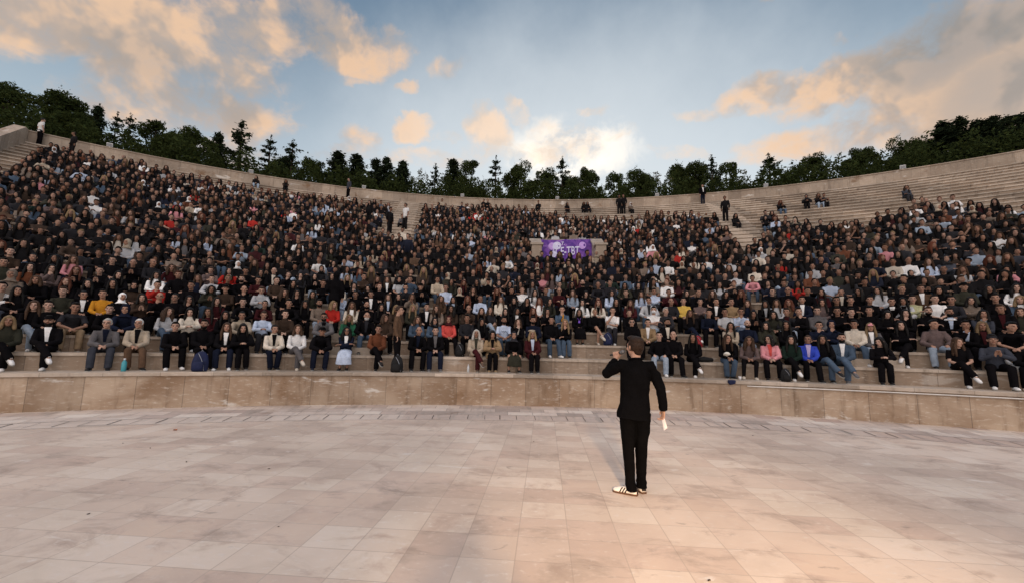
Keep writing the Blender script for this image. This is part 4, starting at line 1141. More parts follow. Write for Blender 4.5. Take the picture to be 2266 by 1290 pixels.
for k in range(5, NROW + 1):
    seats = []
    for a0, a1 in SPANS.get(k, []):
        a = a0 + rr0.uniform(0, .006)
        while a < a1:
            step = rr0.uniform(.40, .56) / RK(k)
            on_st = any(abs(a - s) < 1.2 / RK(k) for s in STAIR) and k > 15
            in_ent = EA0 - .3 / RK(k) < a < EA1 + .3 / RK(k) and E0 <= k <= E1 - 1
            if rr0.random() < .94 and not on_st and not in_ent: seats.append(a)
            a += step
    for a in seats:
        if count < LIMIT and k <= 7: people_rows.setdefault(k, []).append((a, rand_spec(rr0))); count += 1
        else: crowd_seats.append((k, a))
for k in sorted(people_rows):
    ppl = sorted(people_rows[k]); rn = ORD[k] + ' row' if k > 1 else 'front row'
    for i, (a, spec) in enumerate(ppl):
        rr = random.Random(k * 1000 + i)
        loc = pol(a, RK(k) + rr.uniform(-.01, .05), ZK(k))
        # turn a little towards the speaker on the stage
        tgt = Vector((1.0, 4.6, 0)); d = tgt - loc; want = math.atan2(-d.x, d.y); base = PI - a
        dz_ = (want - base + PI) % (2 * PI) - PI
        p = make_person(spec, loc, base + .45 * dz_ + rr.uniform(-.12, .12), rr, None)
        tag(p, describe(spec, '%s from left in %s' % (ordinal(i + 1), rn)), 'person', 'people seated in the ' + rn)


# ---------------------------------------------------------------- standing figures
def standing(arms, hands, yaw=0, pitch=0, shift=0.0, feet=None, knees=None, toes=None, hipw=.088, shoulders=None, spine=None, head=None):
    P = Pose(); P.stand = True
    P.spine = spine or [Vector((0, 0, .95)), Vector((0, .01, 1.10)), Vector((0, 0, 1.30)), Vector((0, -.01, 1.50))]
    P.neck = P.spine[3]; P.hc = head or P.neck + Vector((0, .045, .165))
    P.Mh = Matrix.Translation(P.hc) @ Matrix.Rotation(R_(yaw), 4, 'Z') @ Matrix.Rotation(R_(pitch), 4, 'X')
    P.sh = shoulders or [P.neck + Vector((s * .185, 0, -.05)) for s in (-1, 1)]
    P.arms = [(P.sh[i], Vector(arms[i][0]), Vector(arms[i][1])) for i in (0, 1)]
    P.hd = [Vector(h).normalized() for h in hands]
    P.hips = [Vector((P.spine[0].x - hipw, 0, .92)), Vector((P.spine[0].x + hipw, 0, .92))]
    feet = feet or [(-.10, 0, .075), (.10, .02, .075)]; knees = knees or [(-.095, .02, .50), (.095, .03, .50)]; toes = toes or [(-.2, 1, 0), (.2, 1, 0)]
    P.legs = [(P.hips[i], Vector(knees[i]), Vector(feet[i]), Vector(toes[i]).normalized()) for i in (0, 1)]
    return P
ARM_DOWN = [((-.235, -.03, 1.18), (-.23, .04, .94)), ((.235, -.03, 1.18), (.23, .04, .94))]
HAND_DOWN = [(.05, .15, -1), (-.05, .15, -1)]
PS = standing(ARM_DOWN, HAND_DOWN); POSE_STAND = PS
PS2 = standing([((-.235, -.02, 1.19), (-.06, .17, 1.12)), ((.235, -.03, 1.18), (.23, .04, .94))], [(.7, .6, .2), (-.05, .15, -1)], yaw=10)
# the one walking through in front of the seats, and the one with the back turned among them
def stand_person(spec, loc, rz, seed, P, key, label, group):
    p = make_person(spec, loc, rz, random.Random(seed), None, P=P, key=key); tag(p, label, 'person', group); return p
a = -.2169
stand_person(('cl', 's:brown', 'S:brown', '-', 't:black', 'black', 'glasses'), pol(a, RK(0) + .42, ZK(0)), -PI / 2 + .2, 3, PS, 'stand', 'person standing sideways in brown sweater and black trousers before the front row', 'people standing')
a = -.2963
stand_person(('cl', 'h:black', 'C:black', '-', 't:black', 'black', '-'), pol(a, RK(3) + .4, ZK(3)), -a, 4, PS2, 'stand2', 'person in long black hooded coat standing with back turned among seated people', 'people standing')
for a, k, rz, spec, lb in ((-.3694, 30, -.9, ('cl', 's:dark', 'S:slate', '-', 't:black', 'black', '-'), 'small figure in slate top standing alone against the upper wall'),
                           (.2217, 30, .3, ('cl', 's:dark', 'J:black', 'white', 't:navy', 'black', '-'), 'small figure in black jacket standing by the wall above the empty stairs'),
                           (-.735, 31, 2.2, ('cl', 's:dark', 'T:white', '-', 't:black', 'black', '-'), 'small figure in white top standing at the end wall')):
    stand_person(spec, pol(a, RK(k) + (.4 if k < 31 else .15), ZK(k)), PI - a + rz, 8, PS, 'stand', lb, 'people standing')

# ---------------------------------------------------------------- the speaker
SP = Vector((1.03, 4.98, 0)); SS = 1.004
spk = standing([((-.280, .06, 1.350), (-.160, .190, 1.495)), ((.318, -.035, 1.195), (.362, .035, .955))], [(.62, .1, .75), (-.02, .1, -1)], yaw=27, pitch=2,
    spine=[Vector((.03, 0, .93)), Vector((.03, .01, 1.10)), Vector((.038, 0, 1.30)), Vector((.045, -.015, 1.495))], head=Vector((.045, .025, 1.665)),
    shoulders=[Vector((-.130, .01, 1.452)), Vector((.222, -.02, 1.445))], hipw=.083,
    feet=[(-.025, .02, .075), (.115, .13, .075)], knees=[(-.045, .03, .50), (.105, .05, .50)], toes=[(-.92, .42, 0), (-.22, 1, 0)])
MIC_H = Vector((-.060, .150, 1.605)); MIC_T = Vector((-.205, .285, 1.555))
def spk_hand(mb, i, w):
    if i == 1:      # hanging hand pinching a folded sheet
        hand(mb, w, Vector((-.03, .12, -1)), 1, roll=1.35, curl=.75)
    else:           # fist closed round the microphone
        ax = (MIC_T - MIC_H).normalized(); c = MIC_H.lerp(MIC_T, .50)
        s = (w - c); s = (s - ax * s.dot(ax)).normalized(); t = ax.cross(s)
        palm = c + s * .030
        mb.tube([w, w.lerp(palm, .5), palm], [.026, (.034, .026), (.038, .020)], 8, ref=ax)
        mb.tube([palm - ax * .038, palm + ax * .038], [(.020, .030), (.020, .028)], 8)
        for j, off in enumerate((-.034, -.012, .011, .032)):
            q = []
            for k_, an in enumerate((.2, 1.1, 2.1, 3.0)):
                r = .0275 - .001 * k_; q.append(c + ax * (off + .002 * k_) + s * (math.cos(an) * r) + t * (math.sin(an) * r))
            mb.tube([palm + ax * off + t * .008] + q, [.0105, .010, .0095, .009, .0075], 6)
        q = [palm - ax * .03 - t * .012, c - ax * .042 - t * .024 + s * .010, c - ax * .048 - t * .022 - s * .012]
        mb.tube(q, [.013, .0115, .009], 6)
body = body_mesh(spk, 'speaker_body', voxel=.005, ratio=.35, handfn=spk_hand)
speaker = link('person', body); speaker.location = SP; speaker.scale = (SS,) * 3; speaker.color = (.46, .275, .20, 1)
tag(speaker, 'person in black suit and white trainers speaking into a microphone, back to camera', 'person')
hm = head_shell('h', M_HAIR, 1.13, (.30, .05), low=-.62, nz=.05, sc=14)
hm.ball((0, -.065, -.035), (.060, .036, .06), 14, 10); hm.ball((-.01, .045, .112), (.062, .05, .028), 12, 8); hm.ball((0, -.03, .075), (.082, .098, .058), 16, 10)
add_part(speaker, 'hair', remesh(hm, 'speaker_hair', .006, .6, (M_HAIR,), 2, .003, 1), (.026, .015, .010), spk.Mh)
jk = MB(); s_ = spk.spine
jk.tube([(.008, .0, .845), (.012, .0, .90), (.028, .0, 1.0), (.030, .008, 1.11), (.035, .0, 1.25), (.040, -.005, 1.38), (.044, -.012, 1.455), (.045, -.012, 1.50), (.046, -.008, 1.525)],
        [(.190, .142), (.188, .140), (.176, .130), (.164, .118), (.170, .120), (.174, .114), (.148, .090), (.085, .078), (.072, .070)], 20)
for i in (0, 1):
    s, e, w = spk.arms[i]; n0 = s_[3] + Vector((0, 0, -.055))
    jk.ball(e, .060, 12, 8)
    jk.tube([n0, s, s + (e - s) * .35, s + (e - s) * .7, e, e + (w - e) * .5, w + (w - e).normalized() * .004], [.066, .074, .068, .061, .060, .054, .047], 12)
hem = [(.0, 0, .80)]
add_part(speaker, 'jacket', remesh(jk, 'speaker_jacket', .008, .45, (M_CLOTH,), 3, .007, 4), (.0035, .0034, .0042))
lc = MB(); M_ = Matrix.Translation((.046, -.006, 1.515))
lc.tube([M_ @ Vector((.072 * math.cos(t), .072 * math.sin(t), .010 + .016 * max(0, -math.sin(t)))) for t in [PI * .62 + 2 * PI * .76 * k / 16 for k in range(17)]], [(.010, .024)] * 17, 8, ref=(0, 0, 1))
add_part(speaker, 'collar', lc.mesh('collar', (M_CLOTH,), True), (.004, .004, .005))
tr = MB(); tr.ball((.03, 0, .90), (.168, .125, .12), 14, 9)
for i in (0, 1):
    h, k, a_, t = spk.legs[i]; sg = -1 if i == 0 else 1
    low = a_ + Vector((0, -.012, -.028))
    tr.tube([h, h + (k - h) * .45, k, k + (a_ - k) * .5, k + (a_ - k) * .82, k + (a_ - k) * .92, a_ + Vector((.0, -.01, .012)), low], [(.100, .110), (.090, .098), (.068, .078), (.060, .070), (.056, .068), (.064, .076), (.058, .074), (.062, .084)], 14)
add_part(speaker, 'trousers', remesh(tr, 'speaker_trousers', .008, .45, (M_CLOTH,), 2, .007, 9), (.0032, .003, .0034))
M_GUM = plain('gum_sole', (.10, .045, .022), .6, .3, .15)
M_TRAINER = plain('trainer_leather', (.78, .74, .70), .5, .35, .06)
M_STRIPE = plain('trainer_stripe', (.020, .014, .013), .5, .3)
for i in (0, 1):
    h, k, a_, f = spk.legs[i]; me = shoe_mesh(a_, f, 'trainer'); me.materials[0] = M_TRAINER; me.materials[1] = M_GUM
    sh = add_part(speaker, 'shoe', me, (1, 1, 1))
    dz = Vector((0, 0, 1)); o = a_ - dz * .075; sd = f.cross(dz); mb = MB()
    for sg in (-1, 1):
        for x in (.035, .065, .095):
            prof = [(x + .022, .0435, .020), (x + .012, .0455, .040), (x + .002, .040, .058), (x - .008, .028, .071)]
            mb.tube([o + f * px_ + sd * sg * w_ + dz * z_ for px_, w_, z_ in prof], [(.0065, .003)] * 4, 6, ref=f)
    mb.build('stripes', M_STRIPE, sh)
    hb_ = MB(); hb_.tube([o - f * .074 + dz * .03, o - f * .066 + dz * .068, o - f * .05 + dz * .085], [(.026, .006), (.028, .012), (.026, .014)], 8, ref=sd); hb_.build('heel_tab', M_STRIPE, sh)
# microphone and sheet, each a thing of its own
def at_speaker(mb_name, mb, mats, label, cat, smooth=True):
    o = mb.build(mb_name, mats, None, smooth); o.location = SP; o.scale = (SS,) * 3; tag(o, label, cat); return o
M_MICB = plain('microphone_body', (.02, .02, .022), .35, .5); M_GRILLE = plain('microphone_grille', (.16, .16, .165), .4, .5, .25, 90, .6)
ax = (MIC_T - MIC_H).normalized()
mb = MB(); mb.tube([MIC_H + ax * .045, MIC_H + ax * .055, MIC_H + ax * .17, MIC_H + ax * .20], [.019, .017, .0135, .011], 12)
mic = at_speaker('microphone', mb, M_MICB, 'dark handheld microphone gripped at the mouth by the speaker', 'microphone')
mb = MB(); mb.ball(MIC_H + ax * .012, .0275, 14, 10); mb.tube([MIC_H + ax * .03, MIC_H + ax * .047], [.025, .021], 12); mb.build('grille', M_GRILLE, mic, True)
w = spk.arms[1][2]; mb = MB(); V = []; F = []
pc = w + Vector((.0, .03, -.085))
for j in range(6):
    for i in range(4):
        u, v = i / 3 - .5, j / 5; V.append(pc + Vector((u * .045 + v * .030, .012 * math.sin(u * 3 + v * 2) + u * .03, -.01 - v * .135 + u * .03)))
for j in range(5):
    for i in range(3): F.append((j * 4 + i, j * 4 + i + 1, j * 4 + 5 + i, j * 4 + 4 + i))
n = len(V); V += [v + Vector((0, .0025, 0)) for v in V]; F += [tuple(n + q for q in reversed(f)) for f in F]; mb.add(V, F)
at_speaker('paper_sheet', mb, plain('paper', (.70, .67, .68), .8, .2), 'folded white sheet of notes in the speaker\'s lowered hand', 'paper')

# ---------------------------------------------------------------- the person filming, and the stage lamp behind them (outside the frame; their shadow and its light are in it)
PF = standing([((-.33, .02, 1.27), (-.09, .13, 1.615)), ((.33, .02, 1.27), (.09, .13, 1.615))], [(.5, .15, .75), (-.5, .15, .75)], pitch=-4)
fp = stand_person(('cl', 's:dark', 'J:black', '-', 't:black', 'black', '-'), Vector((0, -.33, 0)), 0, 5, PF, 'film', 'person holding up a phone to film the speaker, casting the shadow on the paving', None)
mb = MB(); mb.box(-.078, .078, -.110, -.102, 1.672, 1.750); ph = mb.build('phone', M_MICB); tag(ph, 'dark phone held up by the person filming', 'phone')
mb = MB(); mb.ball((.045, -.101, 1.725), (.009, .004, .009), 10, 6); mb.build('lens', M_LENS, ph, True)
lamp = empty('stage_lamp', (.95, -5.6, 0)); tag(lamp, 'warm stage floodlight on a tripod behind the person filming', 'lamp')
mb = MB(); mb.tube([(0, 0, .35), (0, 0, 3.85)], .022, 8); mb.build('pole', M_MICB, lamp)
for k in range(3):
    mb = MB(); an = 2 * PI * k / 3; mb.tube([(0, 0, .95), (.55 * math.cos(an), .55 * math.sin(an), .02)], .014, 6); mb.build('leg', M_MICB, lamp)
LQ = (Vector((1.35, 1.7, 0)) - Vector((.95, -5.6, 3.95))).to_track_quat('-Z', 'Y')
mb = MB(); mb.tube([LQ @ Vector((0, 0, .22)), LQ @ Vector((0, 0, .20)), LQ @ Vector((0, 0, .02)), LQ @ Vector((0, 0, 0))], [.08, .14, .16, .17], 16); hd = mb.build('lamp_head', M_MICB, lamp, True); hd.location = (0, 0, 3.98)
mb = MB(); mb.ball((0, 0, -.01), (.15, .15, .015), 16, 6); ln = mb.build('lens', plain('lit_lens', (.9, .75, .5), .3), hd, True); ln.rotation_euler = LQ.to_euler()
_b = ln.data.materials[0].node_tree.nodes['Principled BSDF']; _b.inputs['Emission Color'].default_value = (1, .72, .42, 1); _b.inputs['Emission Strength'].default_value = 6
sp_ = bpy.data.lights.new('stage_lamp_beam', 'SPOT'); sp_.energy = 7000; sp_.color = (1.0, .66, .36); sp_.spot_size = R_(38); sp_.spot_blend = 1.0; sp_.shadow_soft_size = .26
spo = bpy.data.objects.new('stage_lamp_beam', sp_); COL.objects.link(spo); spo.parent = lamp; spo.location = (0, 0, 3.98); spo.rotation_euler = LQ.to_euler()
spo.location = Vector((0, 0, 3.98)) + LQ @ Vector((0, 0, -.05))

# ---------------------------------------------------------------- bags, bottles, bits left on the steps
M_NAVY = plain('navy_nylon', (.014, .02, .06), .75, .2, .25); M_BLK = plain('black_nylon', (.012, .012, .013), .75, .2, .3); M_REDN = plain('red_nylon', (.25, .018, .025), .7, .2, .2)
M_TURQ = plain('turquoise_plastic', (.05, .30, .36), .4, .4, .1); M_WHITEP = plain('white_plastic', (.68, .68, .70), .5, .3, .1); M_GREYS = plain('grey_trim', (.28, .30, .34), .6, .3)
def place(o, a, k, z, d=.15, lean=0): o.location = pol(a, RK(k) + d, z); o.rotation_euler = (lean, 0, PI - a)
def backpack(a, k, z, m, label, s=1.0, d=.12):
    mb = MB(); mb.tube([(0, 0, .0), (0, 0, .03), (0, -.01, .22), (0, -.03, .38), (0, -.05, .44)], [(.13, .085), (.165, .11), (.16, .105), (.12, .08), (.05, .04)], 16)
    e = empty('backpack'); place(e, a, k, z, d); e.scale = (s, s, s); tag(e, label, 'backpack', 'bags by the seats')
    remesh(mb, 'pack', .014, .5, (m,), 2, .006, 2); me = bpy.data.meshes['pack']; me.name = 'backpack_body'; o = link('bag_body', me, e)
    mb = MB(); mb.tube([(0, .09, .05), (0, .115, .06), (0, .12, .18), (0, .095, .22)], [(.09, .02), (.115, .03), (.11, .03), (.08, .02)], 12); mb.build('front_pocket', m, e, True)
    mb = MB(); mb.tube([(-.11, .085, .02), (-.10, .10, .15), (-.04, .10, .30), (.03, .05, .40)], .006, 6); mb.tube([(-.03, -.05, .43), (0, -.06, .475), (.03, -.05, .43)], .009, 6); mb.build('strap', M_GREYS, e, True)
    return e
backpack(-.3868, 0, H0, M_NAVY, 'navy backpack with grey piping standing on the stage wall between black shoes', 1.08, .22)
backpack(-.2143, 0, H0, M_BLK, 'black backpack on the stage wall beside the person standing in brown', 1.0, .16)
backpack(.1628, 0, H0, M_BLK, 'small black backpack on the stage wall between people in dark green and royal blue', .75, .3)
backpack(-.1544, 1, ZK(1), M_BLK, 'black backpack on the second step beside the coral sweater', .85, .2)
backpack(.0070, 3, ZK(2), M_NAVY, 'navy backpack between the feet of the person in a white T-shirt', .9, -.35)
backpack(.1002, 2, ZK(2), M_REDN, 'red bag standing beside the person in the black blazer', .8, .3)
mb = MB(); mb.tube([(-.25, 0, .05), (-.22, 0, .065), (0, 0, .085), (.22, 0, .06), (.26, 0, .045)], [(.03, .03), (.08, .06), (.10, .08), (.08, .055), (.03, .03)], 12, ref=(0, 1, 0))
o = link('duffel_bag', remesh(mb, 'duffel', .012, .5, (M_BLK,), 2, .01, 3)); place(o, .0984, 1, ZK(1), .3); tag(o, 'flat black bag lying on the bare front bench beside crossed legs', 'bag')
mb = MB(); mb.tube([(-.02, 0, -.09), (0, .01, -.02), (.0, .0, .01)], [(.07, .02), (.10, .03), (.09, .04)], 10); o = mb.build('folded_cloth', M_NAVY, None, True); place(o, .1117, 0, H0, -.03); tag(o, 'dark blue cloth hanging over the coping of the stage wall', 'cloth')
def bottle(a, k, z, m, label, h, r, d):
    mb = MB(); mb.tube([(0, 0, 0), (0, 0, .01), (0, 0, h * .68), (0, 0, h * .82), (0, 0, h * .88)], [r * .9, r, r, r * .55, r * .38], 14); o = mb.build('bottle', m, None, True); place(o, a, k, z, d); tag(o, label, 'bottle')
    c = MB(); c.tube([(0, 0, h * .88), (0, 0, h)], r * .45, 12); c.build('cap', M_WHITEP, o, True)
bottle(-.4427, 0, H0, M_TURQ, 'turquoise bottle on the stage wall between two pairs of shoes', .30, .048, .3)
M_CLEAR = plain('clear_plastic', (.50, .53, .55), .12, .6); bottle(-.1442, 0, H0, M_CLEAR, 'clear water bottle on the stage wall under the bare bench', .22, .033, .5)
mb = MB(); mb.tube([(0, 0, 0), (0, 0, .09), (0, 0, .088), (0, 0, .02)], [.028, .038, .034, .026], 12); o = mb.build('paper_cup', M_WHITEP, None, True); place(o, .1236, 0, H0, .35); tag(o, 'white paper cup on the stage wall beside cream shoes', 'cup')
mb = MB(); mb.ball((0, 0, .10), (.15, .11, .12), 14, 10, 0, lambda d: 1 + .22 * noise.noise(d * 2.2)); mb.tube([(-.05, 0, .18), (0, 0, .26), (.05, 0, .18)], .012, 6); o = mb.build('plastic_bag', M_WHITEP, None, True); place(o, .3387, 1, ZK(1), .05); tag(o, 'crumpled white plastic bag on the front bench beside the clapping person', 'bag')
mb = MB(); mb.ball((0, 0, .0), (.085, .10, .075), 16, 10, 0, lambda d: 1.0 if d.z > -.2 else .5); mb.tube([(0, .07, -.02), (0, .15, -.03)], [(.07, .006), (.05, .006)], 10); o = mb.build('cap', plain('white_twill', (.66, .63, .56), .8, .2), None, True)
a = ang_cap = 0.1140
o.location = pol(a, RK(1) - .30, ZK(1) + .235); o.rotation_euler = (.3, 0, PI - a); tag(o, 'off-white cap held on the lap of the person in black sweater and jeans', 'cap')
# dry leaves and a torn scrap on the paving
M_LEAF = plain('dry_leaf', (.055, .04, .03), .9, .1, .3, 30); M_ORA = plain('orange_wrapper', (.55, .17, .06), .6, .3)
def scrap(x, y, m, r, seed, name='dry_leaf'):
    rs = random.Random(seed); mb = MB(); n = 9; V = [(0, 0, r * .25)]
    for k in range(n): t = 2 * PI * k / n; q = r * rs.uniform(.55, 1.1); V.append((q * math.cos(t) * 1.5, q * math.sin(t) * .7, r * rs.uniform(.02, .4)))
    mb.add(V, [(0, 1 + k, 1 + (k + 1) % n) for k in range(n)]); n2 = len(V); mb.add([(x_, y_, z_ - .003) for x_, y_, z_ in V], [(0, 1 + (k + 1) % n, 1 + k) for k in range(n)])
    o = mb.build(name, m); o.location = (x, y, .012 if (Vector((x - CX, y - CY)).length > RB) else .004); o.rotation_euler = (0, 0, rs.uniform(0, 6)); return o
o = scrap(-6.62, 7.08, M_ORA, .05, 1, 'wrapper'); tag(o, 'small orange wrapper lying on the paving near the stage wall', 'litter')
rs = random.Random(21)
for i in range(9):
    y = rs.uniform(2.3, 8.5); x = rs.uniform(-1.15, 1.05) * y
    tag(scrap(x, y, M_LEAF, rs.uniform(.008, .015), 50 + i), 'tiny curled dry leaf lying on the pale stage paving', 'leaf', 'dry leaves on the stage paving')

# ---------------------------------------------------------------- trees behind the upper wall
def leaf_mat(name, c, tr=.30):
    m = bpy.data.materials.new(name); m.use_nodes = True; nt = m.node_tree; nt.nodes.clear()
    n = noise_n(nt, texco(nt), 1.3, 3, .6); n2 = noise_n(nt, texco(nt), 9, 2, .6)
    col = mixc(nt, mapr(nt, n, .35, .65), tuple(x * .6 for x in c), tuple(min(1, x * 1.5) for x in c)); col = mixc(nt, mapr(nt, n2, .45, .75), col, (c[0] * 1.7, c[1] * 1.35, c[2] * .8))
    d = nd(nt, 'ShaderNodeBsdfDiffuse'); t = nd(nt, 'ShaderNodeBsdfTranslucent'); mx = nd(nt, 'ShaderNodeMixShader'); mx.inputs[0].default_value = tr
    nt.links.new(col, d.inputs[0]); nt.links.new(col, t.inputs[0]); nt.links.new(d.outputs[0], mx.inputs[1]); nt.links.new(t.outputs[0], mx.inputs[2])
    o = nd(nt, 'ShaderNodeOutputMaterial'); nt.links.new(mx.outputs[0], o.inputs[0]); return m
M_NEEDLE = leaf_mat('pine_needles', (.020, .030, .018), .2); M_BROAD = leaf_mat('broad_leaves', (.034, .048, .018), .3); M_SPARSE = leaf_mat('autumn_leaves', (.075, .06, .022), .35)
M_BARK = plain('bark', (.035, .026, .02), .95, .1, .3, 8)
def leaves(P_, S, rngl, flat=.5):
    """a tuft of pointed quads at each centre"""
    n = len(P_); V = np.zeros((n, 4, 3)); d = rngl.normal(size=(n, 3)); d[:, 2] *= flat; d /= np.linalg.norm(d, axis=1)[:, None]
    u = rngl.normal(size=(n, 3)); u -= d * (u * d).sum(1)[:, None]; u /= np.linalg.norm(u, axis=1)[:, None]
    s = np.asarray(S)[:, None]
    V[:, 0] = P_ - d * s; V[:, 1] = P_ + u * s * .42; V[:, 2] = P_ + d * s; V[:, 3] = P_ - u * s * .42
    return V.reshape(-1, 3)
def quads_mesh(V, name, m):
    n = len(V) // 4; me = bpy.data.meshes.new(name); me.vertices.add(len(V)); me.vertices.foreach_set('co', V.astype(np.float32).ravel())
    me.loops.add(4 * n); me.loops.foreach_set('vertex_index', np.arange(4 * n, dtype=np.int32)); me.polygons.add(n); me.polygons.foreach_set('loop_start', np.arange(0, 4 * n, 4, dtype=np.int32))
    me.update(calc_edges=True); me.materials.append(m); return me
def conifer(seed, H_=5.0, Rb=1.25, thin=False, ragged=.25):
    r = np.random.default_rng(seed); tk = MB(); tk.tube([(0, 0, -.3), (.02, 0, H_ * .5), (0, .02, H_ * .98)], [.13, .08, .012], 7); P_ = []; S = []
    z = H_ * .08
    while z < H_ * .97:
        f = z / H_; rad = Rb * (1 - f) ** .8 * (.9 if thin else 1) + .08; nb = int(r.integers(4, 7)) if thin else int(r.integers(6, 10))
        for b in range(nb):
            an = r.uniform(0, 6.283); L_ = rad * r.uniform(1 - 2 * ragged, 1 + ragged); up = r.uniform(.05, .45) if not thin else r.uniform(-.1, .35)
            e = np.array([math.cos(an) * L_, math.sin(an) * L_, z + up * L_ - .08 * L_ * L_])
            tk.tube([(0, 0, z), tuple(e * np.array([.55, .55, 0]) + np.array([0, 0, z + up * L_ * .6])), tuple(e)], [.022, .014, .004], 4)
            n = int((40 if thin else 60) * (L_ + .25)); t = r.uniform(.15, 1.04, n) ** .7
            base = np.array([0, 0, z])[None] * (1 - t[:, None]) + e[None] * t[:, None]
            P_.append(base + r.normal(size=(n, 3)) * np.array([.09, .09, .07]) * (1 if not thin else .8)); S.append(r.uniform(.06, .13, n))
        z += H_ * (.075 if thin else .042) * r.uniform(.7, 1.3)
    n = 40; P_.append(np.stack([r.normal(size=n) * .04, r.normal(size=n) * .04, H_ * r.uniform(.9, 1.03, n)], 1)); S.append(r.uniform(.05, .09, n))
    return tk.mesh('conifer_trunk', (M_BARK,), True), quads_mesh(leaves(np.concatenate(P_), np.concatenate(S), r, .45), 'conifer_crown', M_NEEDLE)
def broadleaf(seed, H_=5.0, Rb=1.7, sparse=False):
    r = np.random.default_rng(seed); tk = MB(); tk.tube([(0, 0, -.3), (.05, .02, H_ * .25), (.0, .05, H_ * .5)], [.16, .12, .07], 8); P_ = []; S = []
    nbl = 16 if sparse else 38
    for b in range(nbl):
        an = r.uniform(0, 6.283); f = r.uniform(.14, .93); rr_ = Rb * math.sin(min(1, (f + .12)) * PI * .93) ** .6 * r.uniform(.35, 1.0)
        c = np.array([math.cos(an) * rr_, math.sin(an) * rr_, H_ * f]); br = r.uniform(.30, .72) * (1.0 if not sparse else .8)
        tk.tube([(0, 0, H_ * min(.5, f * .7)), tuple(c * .6 + np.array([0, 0, H_ * f * .2])), tuple(c)], [.05, .03, .008], 5)
        n = int((330 if not sparse else 80) * br / .45); d = r.normal(size=(n, 3)); d /= np.linalg.norm(d, axis=1)[:, None]; q = r.uniform(.35, 1.12, n)[:, None] ** .6
        P_.append(c[None] + d * q * br * np.array([1, 1, .8])); S.append(r.uniform(.055, .12, n))
        tw = r.normal(size=3); tw[2] = abs(tw[2]) + .3; tw /= np.linalg.norm(tw); m = 12; t = r.uniform(.7, 1.45, m)[:, None]; P_.append(c[None] + tw[None] * t * br + r.normal(size=(m, 3)) * .06); S.append(r.uniform(.05, .09, m))
    return tk.mesh('broadleaf_trunk', (M_BARK,), True), quads_mesh(leaves(np.concatenate(P_), np.concatenate(S), r, .8), 'broadleaf_crown', M_SPARSE if sparse else M_BROAD)
KIND = {'c': [conifer(s) for s in (1, 2, 3, 4)], 't': [conifer(s, thin=True, ragged=.35, Rb=1.4) for s in (11, 12, 13)], 'b': [broadleaf(s) for s in (21, 22, 23, 24, 25)], 's': [broadleaf(s, sparse=True) for s in (31, 32)]}
TN = {'c': ('conifer', 'dense dark conifer'), 't': ('pine_tree', 'open-branched pine'), 'b': ('broadleaf_tree', 'bushy broadleaf tree'), 's': ('sapling', 'thin yellowing tree')}
